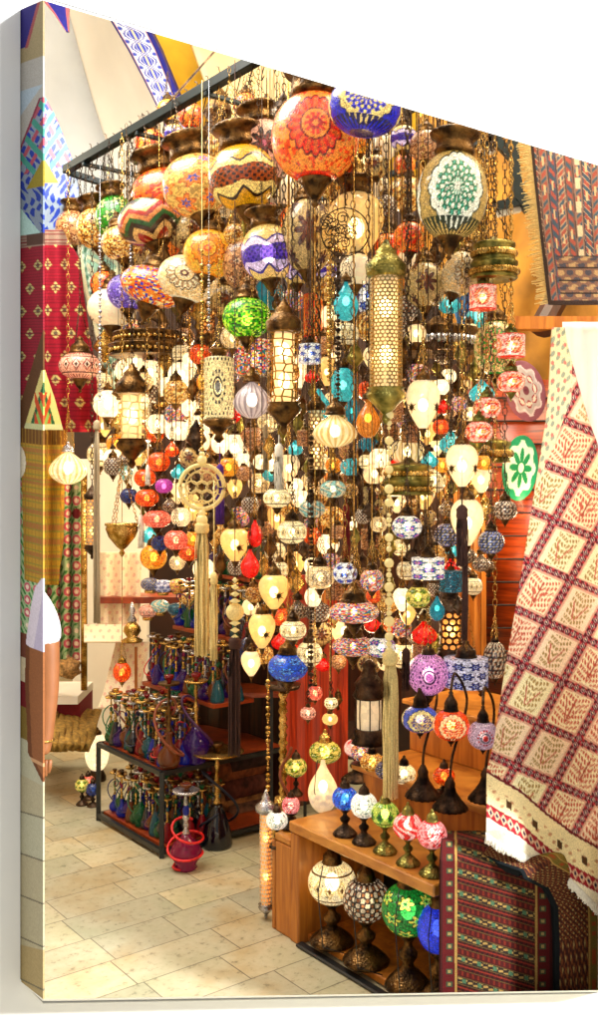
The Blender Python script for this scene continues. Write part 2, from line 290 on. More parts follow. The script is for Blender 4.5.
def chain(mb,a,b,r=.0016,L=.026,thin=False):
    a=Vector(a);b=Vector(b); d=b-a; n=max(1,int(d.length/(L*.78)))
    if thin or n>90: mb.tube([a,b],r*1.1,4); return
    dn=d.normalized(); x=dn.cross(Vector((0,1,0)) if abs(dn.y)<.9 else Vector((1,0,0))).normalized(); y=dn.cross(x)
    for i in range(n):
        c=a+d*((i+.5)/n); s=x if i%2 else y
        mb.tube([c+dn*(L*.5*math.cos(2*PI*k/8))+s*(L*.24*math.sin(2*PI*k/8)) for k in range(8)],r,3,True)
ZB=2.95
def Dl(x):   # depth of the near face of the stall at a photo column
    s=(x-CX)/F; a=s*4.6+1.035; b=.609+.793*s; return max(2.98,4.6-.793*a/b) if x<395 else 2.98
# ---------------- the setting: canvas edge, gallery wall, room ----------------
def st(o): o['kind']='structure'; return o
FD=lambda x:(  # depth of the canvas face at a photo column
    (lambda s:2.15+.45*((.5526+s*2.15)/(1.3275-s*.45)))((x-CX)/F))
ftl,ftr,fbr,fbl=P(43,0.5,2.15),P(598.5,165.5,2.6),P(598.5,990,2.6),P(43,999,2.15)
btl,bbl=P(18,11,2.22),P(18,979,2.22)
n_=Vector((-.321,.947,0)); off=n_*.07
btr,bbr=ftr+off,fbr+off
bbr.z=fbr.z+.03; btr.z=ftr.z-.01
btr.x=ftr.x+.03; bbr.x=fbr.x+.03
_q=lambda x,y:(lambda d:Vector((0,0,CH))+d*(((btl-Vector((0,0,CH))).dot(n_)+.004)/d.dot(n_)))(P(x,y,1)-Vector((0,0,CH)))
htl,htr,hbr,hbl=_q(43,-1.8),_q(602,164),_q(602,991.9),_q(43,1001.4)
cv=empty('canvas_print',(0,2.3,1.3),'gallery wrapped canvas with mirrored picture edge on the white wall','canvas print'); cv.location=(0,0,0)
M['canvas_white']=flat('canvas_cloth',(.8,.79,.76),.9,0,.04,400,.3)
for nm,a,b,c,d in [('top_edge',ftl,ftr,htr,htl),('right_edge',ftr,fbr,hbr,htr),('corner_fold',fbl,hbl,bbl,bbl.lerp(fbl,.5)),('corner_fold',ftl,htl,btl,btl.lerp(ftl,.5)),('bottom_edge',fbr,fbl,hbl,hbr)]:
    o=mesh(nm,[a,b,c,d],[(0,1,2,3)],M['canvas_white'],cv,False); 
# white wall with the opening the canvas is stretched round
mw,nt,b=new('white_wall'); b.inputs['Base Color'].default_value=(.93,.93,.93,1); b.inputs['Roughness'].default_value=.9; b.inputs['Specular IOR Level'].default_value=.1
tc=nd(nt,'ShaderNodeTexCoord'); n=nd(nt,'ShaderNodeTexNoise'); n.inputs['Scale'].default_value=160; nt.links.new(tc.outputs['Object'],n.inputs[0]); bp=nd(nt,'ShaderNodeBump'); bp.inputs['Strength'].default_value=.03; nt.links.new(n.outputs[0],bp.inputs['Height']); nt.links.new(bp.outputs[0],b.inputs['Normal'])
pl=Vector((.947,.321,0)); ce=(btl+bbr)/2
# project the opening on to one plane through the back corners
def onp(p): 
    nn=Vector((-.321,.947,0)); q=btl; t=(q-Vector((0,0,CH))).dot(nn)/((p-Vector((0,0,CH))).dot(nn)); return Vector((0,0,CH))+(p-Vector((0,0,CH)))*t
inn=[onp(P(20,13,2.2)),onp(P(43,-1.2,2.2)),onp(P(600,164.8,2.6)),onp(P(600,991.3,2.6)),onp(P(43,1000.8,2.2)),onp(P(20,976.5,2.2))]
O=(inn[0]+inn[3])/2
out=[O-pl*4.5+Vector((0,0,3.2)),O+pl*4.5+Vector((0,0,3.2)),O+pl*4.5+Vector((0,0,-1.9)),O-pl*4.5+Vector((0,0,-1.9))]
for p in out[2:]: p.z=-1.3
v=inn+out; fs=[(0,6,1),(1,6,7,2),(2,7,8,3),(3,8,4),(4,8,9),(4,9,5),(5,9,6,0)]
o=st(mesh('white_wall',v,fs,mw,None,False)); md=o.modifiers.new('s','SOLIDIFY'); md.thickness=.012; md.offset=-1 
# stone floor: travertine slabs laid along the stall's two directions
mf,nt,b=new('travertine_slabs'); L=nt.links.new
tc=nd(nt,'ShaderNodeTexCoord'); mp=nd(nt,'ShaderNodeMapping'); mp.inputs['Rotation'].default_value=(0,0,-math.atan2(.609,.793)); mp.inputs['Location'].default_value=(.05,.045,0)
L(tc.outputs['Object'],mp.inputs[0])
br=nd(nt,'ShaderNodeTexBrick'); br.inputs['Scale'].default_value=1; br.inputs['Brick Width'].default_value=.37; br.inputs['Row Height'].default_value=.18; br.inputs['Mortar Size'].default_value=.0026; br.inputs['Mortar Smooth'].default_value=.6; br.inputs['Bias'].default_value=0
br.squash=.72; br.squash_frequency=2; br.offset=.37; br.offset_frequency=2
br.inputs['Color1'].default_value=(*hx('c4b898'),1); br.inputs['Color2'].default_value=(*hx('a8a48e'),1); br.inputs['Mortar'].default_value=(*hx('6e6654'),1); L(mp.outputs[0],br.inputs['Vector'])
n1=nd(nt,'ShaderNodeTexNoise'); n1.inputs['Scale'].default_value=3.4; n1.inputs['Detail'].default_value=7; L(tc.outputs['Object'],n1.inputs[0]); r1=ramp(nt,[(.3,hx('e6c898')),(.5,(1,1,1)),(.72,hx('d4e0d0'))]); L(n1.outputs[0],r1.inputs[0])
n2=nd(nt,'ShaderNodeTexNoise'); n2.inputs['Scale'].default_value=34; n2.inputs['Detail'].default_value=8; n2.inputs['Roughness'].default_value=.7; L(mp.outputs[0],n2.inputs[0]); r2=ramp(nt,[(.34,(.34,.33,.28)),(.44,(.86,.86,.82)),(.7,(1,1,1))]); L(n2.outputs[0],r2.inputs[0])
m1=nd(nt,'ShaderNodeMix',data_type='RGBA',blend_type='MULTIPLY'); m1.inputs[0].default_value=.75; L(br.outputs[0],m1.inputs[6]); L(r1.outputs[0],m1.inputs[7])
m2=nd(nt,'ShaderNodeMix',data_type='RGBA',blend_type='MULTIPLY'); m2.inputs[0].default_value=.8; L(m1.outputs[2],m2.inputs[6]); L(r2.outputs[0],m2.inputs[7]); L(m2.outputs[2],b.inputs['Base Color'])
n3=nd(nt,'ShaderNodeTexNoise'); n3.inputs['Scale'].default_value=6; L(tc.outputs['Object'],n3.inputs[0]); mr=nd(nt,'ShaderNodeMapRange'); mr.inputs['To Min'].default_value=.25; mr.inputs['To Max'].default_value=.6; L(n3.outputs[0],mr.inputs['Value']); L(mr.outputs[0],b.inputs['Roughness'])
bp=nd(nt,'ShaderNodeBump'); bp.inputs['Strength'].default_value=.3; bp.inputs['Distance'].default_value=.004; bp.invert=True; L(br.outputs['Fac'],bp.inputs['Height']); L(bp.outputs[0],b.inputs['Normal'])
st(mesh('floor',[(-5,1.2,0),(4.5,1.2,0),(4.5,9.5,0),(-5,9.5,0)],[(0,1,2,3)],mf,None,False))
M['plaster']=flat('warm_plaster',hx('d8b888'),.85,0,.15,3,.2); M['mustard']=flat('mustard_plaster',hx('c4981c'),.8,0,.25,4,.3); M['white_plaster']=flat('white_plaster',hx('ece6da'),.85,0,.06,2.5,.25); M['blue_plaster']=flat('cool_plaster',hx('c4c8cc'),.85,0,.08,3,.25); M['brown_plaster']=flat('brown_back',hx('2c1406'),.7,0,.6,5,.3)
def panel(name,v,m,th=.03,kind=True,lab=None,cat=None):
    o=mesh(name,v,[(0,1,2,3)],m,None,False); md=o.modifiers.new('s','SOLIDIFY'); md.thickness=th; md.offset=0
    return st(o) if kind else tag(o,lab,cat)
def wallxy(name,a,b,z0,z1,m,**k): return panel(name,[(a[0],a[1],z0),(b[0],b[1],z0),(b[0],b[1],z1),(a[0],a[1],z1)],m,**k)
wallxy('back_wall',(-5,8.6),(4.5,8.6),-.1,6,M['plaster']); wallxy('left_wall',(-5,.6),(-5,8.6),-.1,6,M['plaster']); wallxy('right_wall',(4.5,3.6),(4.5,8.6),-.1,6,M['plaster'])
panel('ceiling',[(-5.2,.2,5.6),(4.8,.2,5.6),(4.8,9,5.6),(-5.2,9,5.6)],M['white_plaster'])
# wall of the shop behind the lamps
A=Vector((-1.38,6.15,0)); B=Vector((2.4,4.4,0))
wallxy('shop_wall',A,B,0,3.0,M['brown_plaster'],kind=True)
# vaults: curved plaster sheets
def base(x,c): return np.repeat(np.array(hx(c))[None,:],len(x),0)
def sheet(name,rows,m,nx=24,ny=24,thick=.02,col=None,parent=None,kind='structure',fn=None,smooth=True):
    """rows: list of (y, xl, xr, Dl, Dr) in photo rows, interpolated; gives a curved sheet with real depth"""
    ys=[q[0] for q in rows]; v=[];px=[]
    for j in range(ny+1):
        y=ys[0]+(ys[-1]-ys[0])*j/ny; q=[np.interp(y,ys,[r_[k] for r_ in rows]) for k in range(1,5)]
        for i in range(nx+1):
            s=i/nx; x=q[0]+(q[1]-q[0])*s; D=q[2]+(q[3]-q[2])*s; 
            if fn: D+=fn(x,y,s,j/ny)
            v.append(P(x,y,D)); px.append((x,y,s,j/ny))
    f=[(j*(nx+1)+i,(j+1)*(nx+1)+i,(j+1)*(nx+1)+i+1,j*(nx+1)+i+1) for j in range(ny) for i in range(nx)]
    cc=None
    if col: a=np.array(px); cc=np.clip(col(a[:,0],a[:,1],a[:,2],a[:,3]),0,1)
    o=mesh(name,v,f,m,parent,smooth,cols=cc)
    if thick: md=o.modifiers.new('s','SOLIDIFY'); md.thickness=thick; md.offset=0
    if kind=='structure' and parent is None: st(o)
    return o
sheet('vault',[(-60,-420,48,6.2,6.4),(0,-420,66,6.0,6.5),(60,-420,82,5.9,6.6),(110,-420,96,5.9,6.7),(160,-420,112,5.9,6.8),(330,-420,140,5.9,6.9)],M['blue_plaster'],fn=lambda x,y,s,t:-.08*math.sin(s*PI))
sheet('vault',[(-60,48,100,6.4,6.0),(0,66,112,6.5,5.9),(60,82,145,6.6,5.9),(110,96,168,6.7,6.0),(160,112,190,6.8,6.2),(330,140,230,6.9,6.4)],M['white_plaster'],fn=lambda x,y,s,t:.14*math.sin(s*PI))
sheet('vault',[(-60,90,560,5.85,5.6),(0,110,560,5.85,5.5),(60,148,560,5.85,5.3),(110,166,560,5.9,5.2),(160,190,560,6.0,5.2),(330,240,560,6.1,5.2)],M['mustard'],nx=40,fn=lambda x,y,s,t:.8*math.sin(s*PI)**.8)
sheet('vault',[(40,190,330,5.9,5.7),(110,215,360,5.8,5.6),(300,240,420,5.7,5.5)],M['plaster'],fn=lambda x,y,s,t:.3*math.sin(s*PI)-.1)
def bluetile(x,y,s,t):
    c=base(x,'c4c8d4'); w1=.26*np.sin(t*58); q=s-.5
    for sg in (1,-1):
        d=np.abs(q-sg*w1); c=mixc(c,d<.085,hx('2430a0')); c=mixc(c,d<.03,hx('d0d4e0'))
    lens=(np.abs(q)<.2*np.abs(np.sin(t*58))-.05); c=mixc(c,lens,hx('3a48b4')); c=mixc(c,lens&(np.abs(q)<.045),hx('d8c8a0'))
    c=mixc(c,(np.hypot((np.abs(q)-.34)*1.0,((t*58/PI+.5)%1-.5)*.45)<.07),hx('3848b0'))
    c=mixc(c,(s<.06)|(s>.94),hx('1c1c6c')); c=mixc(c,((s>.06)&(s<.1))|((s<.94)&(s>.9)),hx('b88880')); return c
sheet('arch_band',[(-10,100,130,5.8,5.7),(22,114,146,5.8,5.7),(50,131,160,5.8,5.7),(80,147,172,5.8,5.7),(110,162,184,5.8,5.7),(150,178,199,5.8,5.7),(230,200,222,5.8,5.7)],M['tile'],nx=40,ny=240,thick=.06,col=bluetile)
# pointed tile capital at the upper left and the arch springer above it
def tilecol(x,y,s,t):
    c=np.repeat(np.array(hx('7c8898'))[None,:],len(x),0); dx=np.abs(x-43); k=np.sin(dx*.62+2*np.sin(y*.2))*np.cos(y*.33+dx*.3); c=mixc(c,k>.1,hx('1c3490'));
    c=mixc(c,(y<170)&(np.sin(dx*.5-y*.3)>.45),hx('a04858')); c=mixc(c,(y<172)&(np.sin(dx*.35+y*.25)>.5),hx('3c8878')); c=mixc(c,(y>160)&(y<186)&(dx<(y-158)*.6),hx('8c7c20')); e=np.abs(dx-(4+(y-97)*.43)); c=mixc(c,(y<175)&(e<2.2),hx('7c2c40')); return c
sheet('tile_capital',[(97,38,44,4.95,4.95),(125,30,57,4.9,4.95),(150,20,68,4.9,4.95),(172,10,77,4.9,4.95),(200,10,80,4.9,4.95),(224,15,66,4.95,4.95),(236,20,52,4.95,4.95)],M['tile'],nx=90,ny=170,thick=.08,col=tilecol)
# bands in the upper left corner of the arch
o=sheet('arch_tip',[(-20,30,80,5.3,5.3),(2,44,70,5.3,5.3),(14,54,69,5.3,5.3),(32,66,69,5.3,5.3)],M['tile'],nx=30,ny=30,col=lambda x,y,s,t: mixc(np.repeat(np.array(hx('28287c'))[None,:],len(x),0),(s>.8)|(s<.12),hx('a05860')))
# plank wall at the right, mustard wall over it
sheet('plank_wall',[(380,470,560,4.3,4.05),(430,466,560,4.3,4.05),(700,466,560,4.3,4.05)],M['planks'],nx=2,ny=2,thick=.04)
for y in range(398,700,23): 
    a=P(460,y,4.30);b_=P(560,y,4.03); st(MB().tube([a,b_],.0035,4).build('plank_joint',M['black'],None,False))
sheet('mustard_wall',[(90,420,640,4.45,4.2),(250,420,640,4.45,4.2),(400,470,640,4.4,4.2)],flat('stained_mustard',hx('986818'),.8,0,.5,5,.4),nx=30,ny=30,thick=.04,fn=lambda x,y,s,t:.02*math.sin(x*.15+y*.05))
o=st(MB().tube([P(540,330,4.05),P(556,300,4.1),P(572,240,4.15)],.05,10).build('ceiling_beam',M['darkwood'],None,False))
o=st(MB().box(P(590,324,4.02),(.75,.08,.05)).build('wall_trim',M['beech'],None,False))
# pale wall and door frame at left behind the hookahs
wallxy('pale_wall',(-1.30,5.75),(-.85,5.6),0,1.62,M['white_plaster'])
# ---------------- hanging lamps: x, y, width, height (photo pixels), shape, pattern, palette, glass, depth behind the stall front, cap, label ----------------
PATS={'or':('medal',['f4a24a','e8401c','c81410','7a1208'],3),'orf':('flowers',['f08a28','f4581a','ffb060','b02008'],3),'pk':('star',['e8b8a0','8a3a30','d87a90','3a1418'],3),
'yb':('scallop',['e0ac28','f4dc90','a8581c','40200c'],3),'cf':('flowers',['f0c878','f4a050','4a6ac0','d0743a'],3),'zz':('zigzag',['e8a468','b83018','f0d090','4a2a20','2e7a48'],3),
'gr':('flowers',['3aa028','e8f0a0','1c7a20','1c4a10'],3),'am':('confetti',['c88a30','e8b860','8a5018','f4dc98'],3),'bl':('bigflower',['2a3ac8','f0dc98','4a50d8','2c2c9c','1a1a70'],3),
'gw':('bigflower',['c8ae70','f4f4e4','2c8a60','6cc0a8','20402c'],3),'mc':('confetti',['f0a030','3048c0','f4e0a0','d84820','f08820'],3),'cm':('medal',['f0d4a0','f4e8c8','6a3020','4a2418'],3),
'pu':('scallop',['e4c884','e8d8f0','6448b8','3a2890'],3),'lv':('flowers',['8a70d0','c8b8f0','6050b8','503a90'],3),'bc':('flowers',['d0a070','b07850','e8c8a0','6a3820'],3),'cs':('star',['e0c890','8a5028','a86838','6a3018'],4),
'yr':('medal',['ecc050','f4a030','e86a28','a84818'],3),'gv':('confetti',['38a818','88d828','1c7018','d0e860'],3),'pm':('diamonds',['f0b8a0','a84a38','f4d8c0','5a2a20'],3),
'rf':('medal',['f8d4c4','e83c20','f0b828','a01c18'],4),'wf':('flowers',['f8f0e4','5848b8','e090b0','3a8a60'],2),'dm':('lattice',['3a3a50','8890b8','d8c8a8','1c1c28'],3),
'bs':('flowers',['2a70d8','68b0f0','1a4aa8','1a3a80'],3),'bw':('flowers',['f0f0ec','3050b8','88a8e0','202860'],3),'pp':('swirl',['f8d0c8','e04848','b02838'],3),
'pr':('medal',['f4b8b8','d83040','f8e8e0','8a1828'],3),'gd':('diamonds',['c8d070','3a9838','1c6a28','185018'],2),'gf':('flowers',['30a050','e8e070','60c070','1c5030'],3),
'cr':('diamonds',['f8ecc8','e0c890','f4e4b8','6a4a28'],3),'tk':('lattice',['4a3c3c','d8c8b0','a87048','281c1c'],3),'tq':('plain',['58c8d0'],3),'tqd':('plain',['2a98a8'],3),'wh':('plain',['fff0d0'],3),'wr':('ribs',['f4e8c8','d8c490'],3),
'cl':('ribs',['d8d0d0','b0a4a8'],3),'amb':('ribs',['e0a040','b87420'],3),'crm':('plain',['f8dca0'],3),'crw':('plain',['fceccc'],3),'rd':('plain',['e01818'],3),'og':('flowers',['f06a28','f8a048','e03810','a82808'],3),'pkg':('flowers',['f88870','ffc0a0','e84848','b83030'],3),
'vio':('plain',['c058b0'],3),'teal':('flowers',['1c6878','3090a0','104050','0c3038'],3),'nvy':('flowers',['203878','3858a0','101c48','0c1430'],3),'cy':('dots',['f0e0b0','4a4a50','303038'],2),'or2':('bigflower',['f0682c','f8d8a8','e84020','f0a028','a82010'],3),
'blf':('bigflower',['6078d0','f0e0a0','4050b0','e8b048','203070'],3),'gpf':('dots',['c8b0c0','b83838','404858'],3),'lil':('dots',['e0a8d8','804890','402860'],3),'pnb':('flowers',['d8d8e8','384890','a8b0d8','202850'],4),'wht':('medal',['f8f4e8','f0ece0','70a098','406860'],3),'cnf':('confetti',['f4e8d0','d84838','e8b030','3a9888','4060b8','f0a0a0'],3),
'rstar':('star',['f4d0c8','d02840','f8f0e8','c01830'],3),'ygf':('flowers',['e8d880','88a030','f4f0c0','586818'],3),'swr':('swirl',['9cc8c0','e8d8b8','486860'],3),'tgl':('swirl',['b8e0d0','e8f0d8','90b8a8'],3),'blv':('plain',['3a58e8'],3),'mlt':('medal',['e8c890','40a848','e04030','7a4a20'],3)}
def pf(k):
    if k not in SH: p=PATS[k]; SH[k]=pat(p[0],p[1],p[2])
    return SH[k]
METALS={'b':'bronze','g':'green_brass','y':'brass','d':'dark','s':'silver'}
def hanging(x,y,w,h,sh,pk,mat,dd,cap,label,metal_='b',cat='hanging lamp',group=None,tilt=0,rib=0,top=None,deco=None,spin=None,D=None,fh=None):
    D=D or Dl(x)+dd; s=D/F; W=w*s; Hh=h*s; c=P(x,y,D); mm=M[METALS[metal_]]
    r=empty({'globe':'hanging_lamp','tear':'teardrop_lamp','drop':'drop_lamp','cyl':'cylinder_lamp','onion':'ribbed_lamp','disc':'disc_lamp'}[sh],c,label,cat,group)
    shade('glass_shade',sh,W,Hh,pf(pk),M[mat],r,rib=rib)
    if spin is None: spin=R.uniform(-.25,.25)
    r.rotation_euler=(0,math.radians(tilt),spin)
    if mat in('mos2','mos3','frost','crackle','ball'):
        MB()._sph((0,0,0),[(max(.15*min(W,Hh)*math.sin(PI*j/8),1e-5),-.15*min(W,Hh)*math.cos(PI*j/8)) for j in range(9)],12,(1,1,1.3)).build('bulb',M['bulb'],r)
    nr=(.26 if sh in('globe','disc') else .34)*W; zt=Hh*.46 if sh in('globe','tear') else Hh*.47
    if cap=='C': cw,ch=W*.72,W*.34; MB().lathe(collar(cw,ch,zt),n=32,rib=.03,ribn=16).build('brass_collar',mm,r); ztop=zt+ch
    elif cap=='B': cw,ch=W*.5,W*.42; MB().lathe(bell(cw,ch,zt),n=24,rib=.06,ribn=12).build('brass_cap',mm,r); ztop=zt+ch
    elif cap=='S': cw,ch=W*.36,W*.3; MB().lathe(bell(cw,ch,zt),n=16).build('brass_cap',mm,r); ztop=zt+ch
    else: cw=W*.2; ztop=zt
    fh_=(W*.34 if fh is None else fh*s)
    if sh in('globe','disc','tear') and cap!='n': MB().lathe(fin(W*(.4 if sh=='globe' else .26),fh_,-Hh*.46),n=20).build('finial',mm,r)
    # chains: three from the collar gathered above, then one to the bar
    mb=MB(); ez=(ZB if top is None else P(x,top,D).z)-c.z
    rot=Matrix.Rotation(r.rotation_euler.y,3,'Y'); apex=rot@Vector((0,0,ztop+min(W*.9,.16)))
    for q in range(3):
        a=rot@Vector((cw*.46*math.cos(q*2.094+.5),cw*.46*math.sin(q*2.094+.5),ztop-(.06 if cap=='C' else .55)*(ztop-zt))); chain(mb,a,apex,.0011,.014)
    if ez>apex.z+.02: chain(mb,apex,Vector((apex.x,apex.y,ez)),.0015,.022 if ez-apex.z<1.0 else .03,thin=(w<23 or ez-apex.z>1.25 and int(x)%2==0))
    ch_=mb.build('chain',M['dark'] if (metal_=='b' and int(x)%3) else M['brass'],r,False); ch_.rotation_euler=(0,0,0)
    ch_.matrix_local=Matrix.Rotation(-r.rotation_euler.y,4,'Y')
    if deco:   # bronze sunburst ornaments soldered on the shade
        for a in deco:
            mb=MB(); R0=W*.47; z0=-Hh*.06
            for k in range(12):
                t=2*PI*k/12; L_=W*(.2 if k%2 else .13); 
                n_=Vector((math.cos(a-PI/2),math.sin(a-PI/2),0)); tx=Vector((-n_.y,n_.x,0)); b0=n_*R0+Vector((0,0,z0)); mb.tube([b0,b0+tx*(L_*math.cos(t))+Vector((0,0,L_*math.sin(t)))+n_*.0],W*.03,4,taper=[1,.2])
            mb.build('sunburst_ornament',mm,r)
    return r
TOP='lamps in the big top row under the bars'
